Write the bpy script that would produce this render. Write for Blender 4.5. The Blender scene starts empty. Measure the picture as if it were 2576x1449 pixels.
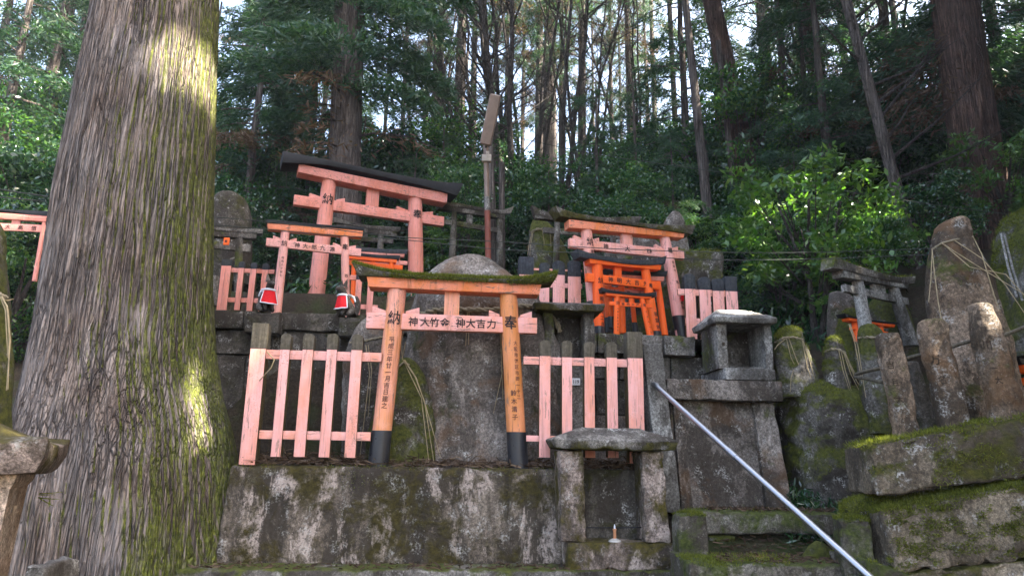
import bpy, bmesh, math, random
import numpy as np
from mathutils import Vector, Matrix, noise as mn
sc = bpy.context.scene
col = sc.collection
R = math.radians
rng = random.Random(11)
nrg = np.random.default_rng(5)

# ------------------------------------------------------------------ camera, sky, sun, exposure
F = 1789.0                       # focal length in the pixels of a 2576 wide picture
PITCH, ROLL = R(13.4), 0.0165
C0 = Vector((0, 0, 1.6))
fwd = Vector((0, math.cos(PITCH), math.sin(PITCH)))
up0 = Vector((0, -math.sin(PITCH), math.cos(PITCH)))
r0 = Vector((1, 0, 0))
camX = r0 * math.cos(ROLL) + up0 * math.sin(ROLL)
camY = up0 * math.cos(ROLL) - r0 * math.sin(ROLL)
cam = bpy.data.cameras.new('camera')
cam.sensor_width = 36
cam.lens = F / 2576 * 36
cam.clip_start = 0.05
cam.clip_end = 500
co = bpy.data.objects.new('camera', cam)
col.objects.link(co)
M = Matrix.Identity(4)
for i in range(3):
    M[i][0], M[i][1], M[i][2], M[i][3] = camX[i], camY[i], -fwd[i], C0[i]
co.matrix_world = M
sc.camera = co

SUN_EL, SUN_AZ = R(48), R(104)      # azimuth clockwise from +Y (the view direction)
sdir = Vector((math.sin(SUN_AZ) * math.cos(SUN_EL), math.cos(SUN_AZ) * math.cos(SUN_EL), math.sin(SUN_EL)))
w = bpy.data.worlds.new('World')
sc.world = w
w.use_nodes = True
wn = w.node_tree
sky = wn.nodes.new('ShaderNodeTexSky')
sky.sky_type = 'NISHITA'
sky.sun_disc = False
sky.sun_elevation = SUN_EL
sky.sun_rotation = SUN_AZ
sky.air_density = 1.0
sky.dust_density = 5.5
sky.ozone_density = 0.2
bg = wn.nodes['Background']
bg.inputs[1].default_value = 0.12
wn.links.new(sky.outputs[0], bg.inputs[0])
sl = bpy.data.lights.new('sun', 'SUN')
sl.energy = 5.0
sl.angle = R(0.5)
sl.color = (1.0, 0.93, 0.80)
so = bpy.data.objects.new('sun', sl)
col.objects.link(so)
so.rotation_euler = (-sdir).to_track_quat('-Z', 'Y').to_euler()
sc.view_settings.view_transform = 'Standard'
sc.view_settings.look = 'None'
sc.view_settings.exposure = 3.15
sc.view_settings.gamma = 1.0
sc.render.engine = 'CYCLES'
cy = sc.cycles
cy.use_denoising = True
cy.max_bounces = 7
cy.diffuse_bounces = 4
cy.glossy_bounces = 2
cy.transmission_bounces = 4
cy.transparent_max_bounces = 4
cy.sample_clamp_indirect = 6.0

# ------------------------------------------------------------------ picture point -> place
def ray(px, py):
    return fwd + camX * ((px - 1288) / F) + camY * ((724.5 - py) / F)
def P(px, py, d):
    r = ray(px, py)
    return C0 + r * (d / r.y)
def at_z(px, py, z):
    r = ray(px, py)
    return C0 + r * ((z - C0.z) / r.z)

class Plane:
    """upright plane through a, running towards b; u along it, v behind it, z up"""
    def __init__(s, a, b):
        s.o = Vector((a.x, a.y, 0))
        d = Vector((b.x - a.x, b.y - a.y, 0))
        s.len = d.length
        s.x = d.normalized()
        s.y = Vector((-s.x.y, s.x.x, 0))
    def uv(s, px, py, v=0.0):
        r = ray(px, py)
        o = s.o + s.y * v
        t = (o - C0).dot(s.y) / r.dot(s.y)
        p = C0 + r * t
        return ((p - s.o).dot(s.x), p.z)
    def W(s, u, v, z):
        q = s.o + s.x * u + s.y * v
        return Vector((q.x, q.y, z))

# ------------------------------------------------------------------ objects
def tag(o, label=None, cat=None, group=None, kind=None):
    for k, v in (('label', label), ('category', cat), ('group', group), ('kind', kind)):
        if v:
            o[k] = v
    return o
def thing(name, loc, label, cat, group=None):
    o = bpy.data.objects.new(name, None)
    o.location = loc
    o.empty_display_size = 0.1
    col.objects.link(o)
    return tag(o, label, cat, group)
def wloc(o):
    v = Vector((0, 0, 0))
    while o:
        v = v + o.location
        o = o.parent
    return v

class MB:
    def __init__(s):
        s.v, s.f, s.m = [], [], []
    def add(s, verts, faces, mi=0):
        n = len(s.v)
        s.v += [Vector(x) for x in verts]
        s.f += [tuple(i + n for i in f) for f in faces]
        s.m += [mi] * len(faces)
    def prism(s, pl, poly, v0, v1, mi=0):
        """poly: (u,z) outline, front at v0"""
        n = len(poly)
        a = [pl.W(u, v0, z) for u, z in poly] + [pl.W(u, v1, z) for u, z in poly]
        f = [tuple(range(n)), tuple(range(2 * n - 1, n - 1, -1))]
        f += [(i, i + n, (i + 1) % n + n, (i + 1) % n) for i in range(n)]
        s.add(a, f, mi)
    def box(s, pl, u0, u1, v0, v1, z0, z1, mi=0):
        s.prism(pl, [(u0, z0), (u1, z0), (u1, z1), (u0, z1)], v0, v1, mi)
    def rings(s, rings, cap0=True, cap1=True, mi=0):
        n = len(rings[0])
        base = len(s.v)
        vs = [p for r in rings for p in r]
        fs = []
        for k in range(len(rings) - 1):
            for i in range(n):
                j = (i + 1) % n
                fs.append((k * n + i, k * n + j, (k + 1) * n + j, (k + 1) * n + i))
        if cap0:
            fs.append(tuple(reversed(range(n))))
        if cap1:
            fs.append(tuple(range((len(rings) - 1) * n, len(rings) * n)))
        s.add(vs, fs, mi)
    def tube(s, pts, rad, seg=8, mi=0, cap=True):
        pts = [Vector(p) for p in pts]
        if not hasattr(rad, '__len__'):
            rad = [rad] * len(pts)
        rs = []
        ref = Vector((0.123, 0.98, 0.11))
        for i, p in enumerate(pts):
            t = (pts[min(i + 1, len(pts) - 1)] - pts[max(i - 1, 0)]).normalized()
            a = t.cross(ref)
            if a.length < 0.05:
                a = t.cross(Vector((1, 0, 0)))
            a.normalize()
            b = t.cross(a)
            rs.append([p + (a * math.cos(2 * math.pi * k / seg) + b * math.sin(2 * math.pi * k / seg)) * rad[i] for k in range(seg)])
        s.rings(rs, cap, cap, mi)
    def build(s, name, mats, parent=None, smooth=35, bevel=0, fix=True):
        off = wloc(parent) if parent else Vector((0, 0, 0))
        if not isinstance(mats, (list, tuple)):
            mats = [mats]
        me = bpy.data.meshes.new(name)
        me.from_pydata([v - off for v in s.v], [], s.f)
        for m in mats:
            me.materials.append(m)
        if len(mats) > 1:
            me.polygons.foreach_set('material_index', s.m)
        if fix or bevel:
            bm = bmesh.new()
            bm.from_mesh(me)
            bmesh.ops.recalc_face_normals(bm, faces=bm.faces)
            if bevel:
                es = [e for e in bm.edges if len(e.link_faces) == 2 and e.calc_face_angle(0) > 0.6]
                bmesh.ops.bevel(bm, geom=es, offset=bevel, segments=2, affect='EDGES', profile=0.6, clamp_overlap=True)
            bm.to_mesh(me)
            bm.free()
        if smooth:
            me.polygons.foreach_set('use_smooth', [True] * len(me.polygons))
            me.set_sharp_from_angle(angle=R(smooth))
        me.update()
        o = bpy.data.objects.new(name, me)
        col.objects.link(o)
        if parent:
            o.parent = parent
        return o

def fbm(p, oct=4, h=0.55):
    a, s, q = 1.0, 0.0, Vector(p)
    for _ in range(oct):
        s += a * mn.noise(q)
        a *= h
        q = q * 2.07
    return s

def axis_lines(h, r, res):
    a = [-h, -h + r * 0.18, -h + r * 0.5, -h + r]
    n = max(1, int((2 * h - 2 * r) / res))
    mid = [-h + r + (2 * h - 2 * r) * i / n for i in range(1, n)]
    return a + mid + [h - r, h - r * 0.5, h - r * 0.18, h]

def rough_box(mb, T, hx, hy, hz, r=0.015, res=0.05, amp=0.006, freq=6.0, chip=0.012, seed=0, mi=0):
    """weathered stone block: rounded, grainy, chipped along its edges; T maps local to world"""
    r = min(r, hx * 0.45, hy * 0.45, hz * 0.45)
    X, Y, Z = axis_lines(hx, r, res), axis_lines(hy, r, res), axis_lines(hz, r, res)
    idx, vs, fs = {}, [], []
    h = (hx, hy, hz)
    so_ = Vector((seed * 3.17, seed * 1.31, seed * 2.71))
    def vid(p):
        k = tuple(round(c, 6) for c in p)
        if k in idx:
            return idx[k]
        q = Vector(p)
        inn = Vector([max(-(h[i] - r), min(h[i] - r, p[i])) for i in range(3)])
        d = q - inn
        edge = sum(1 for i in range(3) if abs(abs(p[i]) - h[i]) < r * 1.3)
        d.normalize()
        q = inn + d * r
        s = q + so_
        q = q + d * amp * fbm(s * freq, 4)
        if edge > 1:
            c = fbm(s * 9, 3)
            if c > 0.1:
                q = q - d * chip * min(1.0, (c - 0.1) * 2)
        idx[k] = len(vs)
        vs.append(q)
        return idx[k]
    for (A, B, ax) in ((X, Y, 2), (Y, Z, 0), (X, Z, 1)):
        for sgn in (-1, 1):
            for i in range(len(A) - 1):
                for j in range(len(B) - 1):
                    q = []
                    for (a, b) in ((A[i], B[j]), (A[i + 1], B[j]), (A[i + 1], B[j + 1]), (A[i], B[j + 1])):
                        p = {2: (a, b, sgn * hz), 0: (sgn * hx, a, b), 1: (a, sgn * hy, b)}[ax]
                        q.append(vid(p))
                    fs.append(tuple(q))
    mb.add([T(v) for v in vs], fs, mi)

def stone_block(mb, pl, u0, u1, v0, v1, z0, z1, taper=0.0, slope=0.0, **k):
    """block on a plane; taper shrinks the top, slope lifts it along u"""
    cu, cv, cz = (u0 + u1) / 2, (v0 + v1) / 2, (z0 + z1) / 2
    hz = (z1 - z0) / 2
    def T(p):
        t = (p.z / hz + 1) / 2
        q = 1 - taper * t
        return pl.W(cu + p.x * q, cv + p.y * q, cz + p.z + slope * p.x)
    rough_box(mb, T, (u1 - u0) / 2, (v1 - v0) / 2, hz, **k)

def smooth_rows(rows, n):
    """rows: [(y, a, b, ...)] -> n rows, Catmull-Rom in the row index"""
    rows = [tuple(map(float, r)) for r in rows]
    out = []
    L = len(rows) - 1
    for i in range(n):
        t = i / (n - 1) * L
        k = min(int(t), L - 1)
        f = t - k
        p0, p1, p2, p3 = rows[max(k - 1, 0)], rows[k], rows[k + 1], rows[min(k + 2, L)]
        out.append(tuple(0.5 * (2 * b + (c - a) * f + (2 * a - 5 * b + 4 * c - d) * f * f + (3 * b - a - 3 * c + d) * f ** 3) for a, b, c, d in zip(p0, p1, p2, p3)))
    return out

def loft_px(mb, rows, d, thick, n=40, seg=40, exp=0.8, amp=0.03, freq=3.0, seed=0, lean=0.0, sq=None, fine=0.0):
    """stone or trunk whose outline runs through rows (y, left, right) at distance d; rows top to bottom"""
    rr = smooth_rows(rows, n)
    so_ = Vector((seed * 2.3, seed * 1.7, seed * 3.1))
    rings = []
    hwm = max((P(b, y, d) - P(a, y, d)).length / 2 for y, a, b in rr)
    for i, (y, a, b) in enumerate(rr):
        A, B = P(a, y, d), P(b, y, d)
        c = (A + B) / 2
        hw = (B - A).length / 2
        hd = thick * (max(hw, 0.02) / hwm) ** 0.7
        mv = abs(c.x / c.y)
        hd = min(hd, 0.75 * hw / max(mv, 0.01))
        hw = math.sqrt(max(hw * hw - (mv * hd * (1.0 if exp > 0.75 else 1.15)) ** 2, (0.45 * hw) ** 2))
        dirx = (B - A).normalized()
        ring = []
        for k in range(seg):
            t = 2 * math.pi * k / seg
            ct, st = math.cos(t), math.sin(t)
            x = math.copysign(abs(ct) ** exp, ct)
            yv = math.copysign(abs(st) ** exp, st)
            p = c + dirx * hw * x + Vector((0, 1, 0)) * hd * yv
            nrm = (dirx * x + Vector((0, 1, 0)) * yv).normalized()
            q = p + nrm * (amp * fbm((p + so_) * freq, 4) + (fine * fbm((p + so_) * 14, 3) if fine else 0))
            ring.append(q)
        rings.append(ring)
    # closed, slightly domed top
    top = rings[0]
    c = sum(top, Vector()) / seg
    extra = []
    for f_, lift in ((0.35, 0.10), (0.68, 0.17)):
        hw = (top[0] - c).length
        extra.append([p.lerp(c, f_) + Vector((0, 0, lift * hw * 0.6 + amp * 0.4 * fbm((p + so_) * freq * 1.5, 3))) for p in top])
    rings = [extra[1], extra[0]] + rings
    mb.rings(rings, True, True)
    return rings
# ------------------------------------------------------------------ materials
class NT:
    def __init__(s, name):
        s.mat = bpy.data.materials.new(name)
        s.mat.use_nodes = True
        s.t = s.mat.node_tree
        s.t.nodes.clear()
        s.out = s.n('ShaderNodeOutputMaterial')
    def n(s, ty, **k):
        x = s.t.nodes.new(ty)
        for a, b in k.items():
            setattr(x, a, b)
        return x
    def l(s, a, b):
        s.t.links.new(a, b)
    def put(s, inp, v):
        if hasattr(v, 'is_linked') or hasattr(v, 'links'):
            s.l(v, inp)
        else:
            inp.default_value = v
    off = 0.0
    def vec(s, scale=(1, 1, 1), rnd=True):
        tc = s.n('ShaderNodeTexCoord')
        o = tc.outputs['Object']
        if rnd:
            oi = s.n('ShaderNodeObjectInfo')
            m = s.n('ShaderNodeVectorMath', operation='MULTIPLY_ADD')
            cmb = s.n('ShaderNodeCombineXYZ')
            for i in range(3):
                s.l(oi.outputs['Random'], cmb.inputs[i])
            s.l(cmb.outputs[0], m.inputs[0])
            m.inputs[1].default_value = (17.3, 31.7, 23.9)
            s.l(o, m.inputs[2])
            o = m.outputs[0]
        mp = s.n('ShaderNodeMapping')
        s.l(o, mp.inputs[0])
        mp.inputs['Scale'].default_value = scale
        mp.inputs['Location'].default_value = (s.off, s.off * 0.7, 0)
        return mp.outputs[0]
    def noise(s, v, scale, detail=5, rough=0.55, dist=0.0):
        x = s.n('ShaderNodeTexNoise')
        s.l(v, x.inputs['Vector'])
        x.inputs['Scale'].default_value = scale
        x.inputs['Detail'].default_value = detail
        x.inputs['Roughness'].default_value = rough
        x.inputs['Distortion'].default_value = dist
        return x.outputs[0]
    def voro(s, v, scale, feature='F1'):
        x = s.n('ShaderNodeTexVoronoi', feature=feature)
        s.l(v, x.inputs['Vector'])
        x.inputs['Scale'].default_value = scale
        return x.outputs['Distance']
    def ramp(s, f, stops, interp='LINEAR'):
        x = s.n('ShaderNodeValToRGB')
        s.l(f, x.inputs[0])
        cr = x.color_ramp
        cr.interpolation = interp
        while len(cr.elements) < len(stops):
            cr.elements.new(0.5)
        for e, (p, c) in zip(cr.elements, stops):
            e.position = p
            e.color = (c, c, c, 1) if not hasattr(c, '__len__') else (*c, 1)
        return x.outputs[0]
    def mix(s, f, a, b, mode='MIX'):
        x = s.n('ShaderNodeMix', data_type='RGBA', blend_type=mode)
        s.put(x.inputs[0], f)
        for i, q in ((6, a), (7, b)):
            s.put(x.inputs[i], (*q, 1) if isinstance(q, tuple) and len(q) == 3 else q)
        return x.outputs[2]
    def ma(s, op, a, b=0.0, c=0.0, clamp=False):
        x = s.n('ShaderNodeMath', operation=op, use_clamp=clamp)
        for i, q in enumerate((a, b, c)):
            s.put(x.inputs[i], q)
        return x.outputs[0]
    def bump(s, h, strength=0.5, dist=0.01, prev=None):
        x = s.n('ShaderNodeBump')
        x.inputs['Strength'].default_value = strength
        x.inputs['Distance'].default_value = dist
        s.l(h, x.inputs['Height'])
        if prev:
            s.l(prev, x.inputs['Normal'])
        return x.outputs[0]
    def nz(s, axis=2):
        g = s.n('ShaderNodeNewGeometry')
        x = s.n('ShaderNodeSeparateXYZ')
        s.l(g.outputs['Normal'], x.inputs[0])
        return x.outputs[axis]
    def finish(s, color, rough=0.85, normal=None, spec=0.3, metal=0.0, coat=0.0):
        b = s.n('ShaderNodeBsdfPrincipled')
        s.put(b.inputs['Base Color'], (*color, 1) if isinstance(color, tuple) else color)
        s.put(b.inputs['Roughness'], rough)
        b.inputs['Specular IOR Level'].default_value = spec
        b.inputs['Metallic'].default_value = metal
        if coat:
            b.inputs['Coat Weight'].default_value = coat
        if normal:
            s.l(normal, b.inputs['Normal'])
        s.l(b.outputs[0], s.out.inputs[0])
        return s.mat

def stone_mat(name, lo, hi, moss=0.0, mossn=0.5, lichen=0.3, streak=0.4, mosscol=((0.035, 0.045, 0.010), (0.13, 0.14, 0.025)), rust=0.0, bump=1.0, pale=(0.50, 0.48, 0.44), pink=0.0, crust=0.7, crustc=(0.030, 0.022, 0.015), off=0.0):
    s = NT(name)
    s.off = off
    v = s.vec()
    big = s.noise(v, 2.2, 6, 0.6)
    grain = s.noise(v, 55, 5, 0.7)
    fine = s.noise(v, 190, 3, 0.7)
    c = s.ramp(big, [(0.30, lo), (0.68, hi)])
    c = s.mix(1.0, c, s.ramp(grain, [(0.32, 0.30), (0.50, 0.85), (0.66, 1.45)]), 'MULTIPLY')
    c = s.mix(1.0, c, s.ramp(fine, [(0.35, 0.62), (0.65, 1.32)]), 'MULTIPLY')
    if streak:
        st = s.ramp(s.noise(s.vec((1, 1, 0.16)), 4.5, 6, 0.62, 0.3), [(0.46, 0.0), (0.60, streak)])
        c = s.mix(st, c, (0.022, 0.018, 0.014))
    if crust:
        cn = s.noise(s.vec((1, 1, 0.55)), 2.4, 11, 0.74, 0.4)
        cm = s.ramp(cn, [(0.475, 0.0), (0.535, crust)])
        c = s.mix(cm, c, crustc)
        ed = s.ramp(cn, [(0.44, 0.0), (0.465, 0.5), (0.485, 0.0)])
        c = s.mix(ed, c, (0.055, 0.042, 0.030))
    if pink:
        pk = s.ramp(s.noise(s.vec((1.6, 1.6, 0.55)), 2.6, 10, 0.72, 0.4), [(0.52, 0.0), (0.575, pink)])
        pk = s.ma('MULTIPLY', pk, s.ramp(grain, [(0.36, 0.0), (0.5, 1.0)]))
        c = s.mix(pk, c, s.mix(1.0, (0.52, 0.42, 0.36, 1), s.ramp(fine, [(0.35, 0.7), (0.65, 1.15)]), 'MULTIPLY'))
    if lichen:
        a = s.ramp(s.noise(v, 9, 5, 0.7), [(0.55, 0.0), (0.68, 1.0)])
        b = s.ramp(s.noise(v, 75, 4, 0.6), [(0.47, 0.0), (0.56, 1.0)])
        c = s.mix(s.ma('MULTIPLY', s.ma('MULTIPLY', a, b), lichen), c, pale)
        vw = s.ma('ADD', s.voro(v, 38), s.ma('MULTIPLY', s.noise(v, 70, 4, 0.7), 0.5))
        sp = s.ramp(vw, [(0.34, 1.0), (0.42, 0.0)])
        spm = s.ramp(s.noise(v, 6, 5, 0.7), [(0.48, 0.0), (0.64, 0.6)])
        c = s.mix(s.ma('MULTIPLY', s.ma('MULTIPLY', sp, spm), lichen), c, pale)
    if rust:
        ru = s.ramp(s.noise(v, 3.3, 5, 0.6, 0.5), [(0.54, 0.0), (0.62, rust)])
        c = s.mix(ru, c, (0.16, 0.075, 0.025))
    n1 = s.bump(grain, 0.55 * bump, 0.012)
    n1 = s.bump(fine, 0.35 * bump, 0.004, n1)
    n1 = s.bump(big, 0.4 * bump, 0.05, n1)
    if moss:
        k = s.ma('MULTIPLY_ADD', s.nz(), mossn, s.ma('MULTIPLY', s.noise(v, 3.6, 7, 0.72, 0.3), 1.6))
        mk_ = s.ramp(s.ma('ADD', k, moss - 1.0), [(0.18, 0.0), (0.36, 1.0)])
        mc = s.ramp(s.noise(v, 34, 5, 0.7), [(0.32, mosscol[0]), (0.68, mosscol[1])])
        c = s.mix(mk_, c, mc)
        tuft = s.noise(v, 120, 4, 0.8)
        n1 = s.bump(s.ma('MULTIPLY', mk_, tuft), 0.9, 0.016, n1)
    return s.finish(c, 0.9, n1, 0.25)

def paint_mat(name, a, b, axis='z', wear=0.3, rustc=(0.22, 0.07, 0.02), orange=0.5, crack=0.4):
    """old painted timber: colour a bleached, b where the paint is fresher, grain along the axis"""
    s = NT(name)
    st = {'z': (9, 9, 0.55), 'x': (0.55, 9, 9)}[axis]
    v = s.vec()
    g = s.noise(s.vec(st), 7, 6, 0.7)
    big = s.noise(s.vec({'z': (2.2, 2.2, 0.6), 'x': (2.2, 2.2, 1.0)}[axis]), 2.6, 5, 0.6, 0.3)
    c = s.mix(s.ramp(big, [(0.42, 0.0), (0.62, orange)]), (*a, 1), (*b, 1))
    c = s.mix(1.0, c, s.ramp(g, [(0.25, 0.74), (0.5, 1.0), (0.75, 1.10)]), 'MULTIPLY')
    # bleached, chalky film
    c = s.mix(s.ramp(s.noise(v, 16, 5, 0.7), [(0.5, 0.0), (0.75, 0.30)]), c, (min(1, a[0] * 1.15), a[1] * 1.5, a[2] * 1.7))
    # run marks and rust-brown stains
    ru = s.ramp(s.noise(s.vec((11, 11, 0.7) if axis == 'z' else (11, 11, 1.6)), 2.2, 6, 0.72), [(0.55, 0.0), (0.70, wear)])
    c = s.mix(ru, c, rustc)
    spot = s.ma('MULTIPLY', s.ramp(s.noise(v, 4, 4, 0.6), [(0.52, 0.0), (0.7, 1.0)]), s.ramp(s.noise(v, 90, 3, 0.7), [(0.55, 0.0), (0.63, wear * 1.6)]))
    c = s.mix(spot, c, (0.10, 0.05, 0.03))
    fk = s.ma('MULTIPLY', s.ramp(s.noise(s.vec({'z': (14, 14, 1.6), 'x': (1.6, 14, 14)}[axis]), 2.6, 7, 0.75), [(0.585, 0.0), (0.60, 1.0)]), min(1.0, wear * 1.6))
    c = s.mix(fk, c, s.mix(1.0, (0.22, 0.15, 0.11, 1), s.ramp(g, [(0.3, 0.5), (0.7, 1.3)]), 'MULTIPLY'))
    if crack:
        cr = s.ramp(s.noise(s.vec({'z': (26, 26, 0.45), 'x': (0.45, 26, 26)}[axis]), 3.0, 3, 0.5), [(0.655, 0.0), (0.69, crack)])
        c = s.mix(cr, c, (0.05, 0.02, 0.012))
        nn = s.bump(cr, 0.6, -0.004)
        nn = s.bump(g, 0.25, 0.004, nn)
    else:
        nn = s.bump(g, 0.15, 0.003)
    return s.finish(c, s.ramp(g, [(0.3, 0.5), (0.7, 0.75)]), nn, 0.35)

def plain_wood(name, lo, hi, axis='z', moss=0.25):
    s = NT(name)
    v = s.vec()
    g = s.noise(s.vec((9, 9, 0.6) if axis == 'z' else (0.6, 9, 9)), 8, 6, 0.7)
    c = s.ramp(g, [(0.3, lo), (0.7, hi)])
    c = s.mix(1.0, c, s.ramp(s.noise(v, 40, 4, 0.7), [(0.3, 0.6), (0.7, 1.3)]), 'MULTIPLY')
    m = s.ramp(s.noise(v, 6, 5, 0.7), [(0.5, 0.0), (0.65, moss)])
    c = s.mix(m, c, (0.10, 0.09, 0.02))
    sp = s.ramp(s.voro(v, 60), [(0.12, 0.55), (0.2, 0.0)])
    sp = s.ma('MULTIPLY', sp, s.ramp(s.noise(v, 9, 3), [(0.55, 0.0), (0.65, 1.0)]))
    c = s.mix(sp, c, (0.32, 0.29, 0.24))
    return s.finish(c, 0.9, s.bump(g, 0.5, 0.006), 0.2)

def flat_mat(name, c, rough=0.6, spec=0.4, metal=0.0, var=0.25, scale=25, coat=0.0):
    s = NT(name)
    v = s.vec()
    f = s.ramp(s.noise(v, scale, 5, 0.65), [(0.3, 1 - var), (0.7, 1 + var)])
    g = s.noise(v, scale * 5, 3, 0.6)
    return s.finish(s.mix(1.0, (*c, 1), f, 'MULTIPLY'), s.ramp(g, [(0.3, max(0.05, rough - 0.12)), (0.7, min(1, rough + 0.1))]), s.bump(g, 0.12, 0.002), spec, metal, coat)

def bark_mat(name, lo, hi, moss=0.0, vz=0.05, sc_=9.0, mossx=0.0, pale=0.25):
    """fibrous bark: long vertical plates parted by thin dark furrows"""
    s = NT(name)
    v = s.vec(rnd=False)
    plate = s.noise(s.vec((1, 1, vz * 2.4), rnd=False), sc_, 4, 0.55)
    fib = s.noise(s.vec((1, 1, vz), rnd=False), sc_ * 3.6, 5, 0.62)
    fine = s.noise(s.vec((1, 1, 0.35), rnd=False), 90, 3, 0.7)
    big = s.noise(v, 1.7, 6, 0.6)
    c = s.ramp(plate, [(0.32, lo), (0.66, hi)])
    c = s.mix(1.0, c, s.ramp(fib, [(0.28, 0.55), (0.5, 0.98), (0.72, 1.45)]), 'MULTIPLY')
    c = s.mix(1.0, c, s.ramp(fine, [(0.3, 0.75), (0.7, 1.25)]), 'MULTIPLY')
    c = s.mix(s.ramp(big, [(0.44, 0.0), (0.64, pale)]), c, (0.26, 0.235, 0.225))
    c = s.mix(s.ramp(big, [(0.30, pale), (0.44, 0.0)]), c, (0.10, 0.072, 0.062))
    wn_ = s.n('ShaderNodeTexNoise')
    s.l(s.vec((1, 1, 0.5), rnd=False), wn_.inputs['Vector'])
    wn_.inputs['Scale'].default_value = 7.0
    wn_.inputs['Detail'].default_value = 4
    wv = s.n('ShaderNodeVectorMath', operation='MULTIPLY_ADD')
    s.l(wn_.outputs[1], wv.inputs[0])
    wv.inputs[1].default_value = (0.022, 0.022, 0.5)
    s.l(v, wv.inputs[2])
    ck, strip = None, None
    for f_, zz, wd_, st_ in ((sc_ * 2.5, 0.030, 0.10, 1.0), (sc_ * 5.2, 0.028, 0.14, 0.55)):
        mp_ = s.n('ShaderNodeMapping')
        s.l(wv.outputs[0], mp_.inputs[0])
        mp_.inputs['Scale'].default_value = (1, 1, zz)
        q = s.ramp(s.voro(mp_.outputs[0], f_, 'DISTANCE_TO_EDGE'), [(0.0, st_), (wd_, 0.0)])
        ck = q if ck is None else s.ma('MAXIMUM', ck, q)
        if strip is None:
            vc = s.n('ShaderNodeTexVoronoi')
            s.l(mp_.outputs[0], vc.inputs['Vector'])
            vc.inputs['Scale'].default_value = f_
            strip = vc.outputs['Color']
    sv = s.n('ShaderNodeSeparateColor')
    s.l(strip, sv.inputs[0])
    c = s.mix(1.0, c, s.ramp(sv.outputs[0], [(0.0, 0.76), (1.0, 1.24)]), 'MULTIPLY')
    ck = s.ma('MULTIPLY', ck, s.ramp(s.noise(s.vec((1, 1, 0.5), rnd=False), 5, 4, 0.6), [(0.34, 0.25), (0.56, 1.0)]))
    c = s.mix(s.ma('MULTIPLY', ck, 0.78), c, (0.020, 0.014, 0.012))
    if moss:
        k = s.noise(s.vec((1, 1, 0.8), rnd=False), 2.4, 9, 0.66, 0.3)
        if mossx:
            tcz = s.n('ShaderNodeSeparateXYZ')
            tc = s.n('ShaderNodeTexCoord')
            s.l(tc.outputs['Object'], tcz.inputs[0])
            low = s.ramp(s.ma('MULTIPLY', tcz.outputs[2], 0.25), [(0.0, 0.36), (0.12, 0.24), (0.24, 0.10), (0.6, 0.05), (1.0, 0.0)])
            nx = s.ma('MULTIPLY', s.ma('MAXIMUM', s.ma('SUBTRACT', s.nz(0), 0.25), -0.35), mossx)
            k = s.ma('SUBTRACT', s.ma('ADD', k, s.ma('ADD', nx, low)), 0.22)
        mm = s.ramp(s.ma('ADD', k, moss - 0.5), [(0.46, 0.0), (0.60, 0.95)])
        mm = s.ma('MULTIPLY', mm, s.ramp(fine, [(0.30, 0.45), (0.5, 1.0)]))
        mm = s.ma('MULTIPLY', mm, s.ramp(fib, [(0.34, 0.3), (0.5, 1.0)]))
        mc = s.ramp(s.noise(v, 22, 6, 0.72), [(0.32, (0.030, 0.036, 0.006)), (0.52, (0.095, 0.112, 0.014)), (0.7, (0.20, 0.215, 0.026))])
        c = s.mix(mm, c, mc)
    nn = s.bump(fib, 0.7, 0.010)
    nn = s.bump(ck, 1.0, -0.022, nn)
    nn = s.bump(sv.outputs[0], 0.5, 0.008, nn)
    nn = s.bump(fine, 0.5, 0.005, nn)
    return s.finish(c, 0.92, nn, 0.2)

def leaf_mat(name, a, b, c_, trans=0.35, gloss=0.5, rough=0.35):
    s = NT(name)
    g = s.n('ShaderNodeNewGeometry')
    oi = s.n('ShaderNodeObjectInfo')
    f = s.ma('ADD', s.ma('MULTIPLY', g.outputs['Random Per Island'], 0.75), s.ma('MULTIPLY', oi.outputs['Random'], 0.25))
    c = s.ramp(f, [(0.0, a), (0.55, b), (1.0, c_)])
    p = s.n('ShaderNodeBsdfPrincipled')
    s.l(c, p.inputs['Base Color'])
    p.inputs['Roughness'].default_value = rough
    p.inputs['Specular IOR Level'].default_value = gloss
    t = s.n('ShaderNodeBsdfTranslucent')
    s.l(s.mix(1.0, c, (1.4, 1.5, 0.6), 'MULTIPLY'), t.inputs[0])
    mx = s.n('ShaderNodeMixShader')
    mx.inputs[0].default_value = trans
    s.l(p.outputs[0], mx.inputs[1])
    s.l(t.outputs[0], mx.inputs[2])
    s.l(mx.outputs[0], s.out.inputs[0])
    return s.mat

M_ = {}
M_['block'] = stone_mat('mossy concrete', (0.075, 0.054, 0.038), (0.31, 0.25, 0.195), moss=0.42, mossn=0.10, lichen=0.7, streak=0.95, pink=0.75, off=3.3, crust=0.88, crustc=(0.034, 0.026, 0.018), mosscol=((0.022, 0.018, 0.006), (0.085, 0.066, 0.014)))
M_['altar'] = stone_mat('mossy granite', (0.20, 0.145, 0.115), (0.60, 0.47, 0.40), moss=0.44, mossn=0.12, lichen=0.7, streak=0.5, pink=0.9, mosscol=((0.030, 0.025, 0.006), (0.12, 0.095, 0.018)))
M_['roof'] = stone_mat('weathered roof stone', (0.08, 0.070, 0.058), (0.34, 0.31, 0.27), moss=0.40, mossn=-0.35, lichen=1.0, streak=0.7, mosscol=((0.03, 0.028, 0.008), (0.11, 0.095, 0.02)))
M_['wall'] = stone_mat('dark damp masonry', (0.040, 0.034, 0.027), (0.17, 0.15, 0.125), moss=0.34, mossn=0.15, lichen=0.7, streak=0.7, mosscol=((0.018, 0.018, 0.006), (0.06, 0.055, 0.014)))
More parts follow.
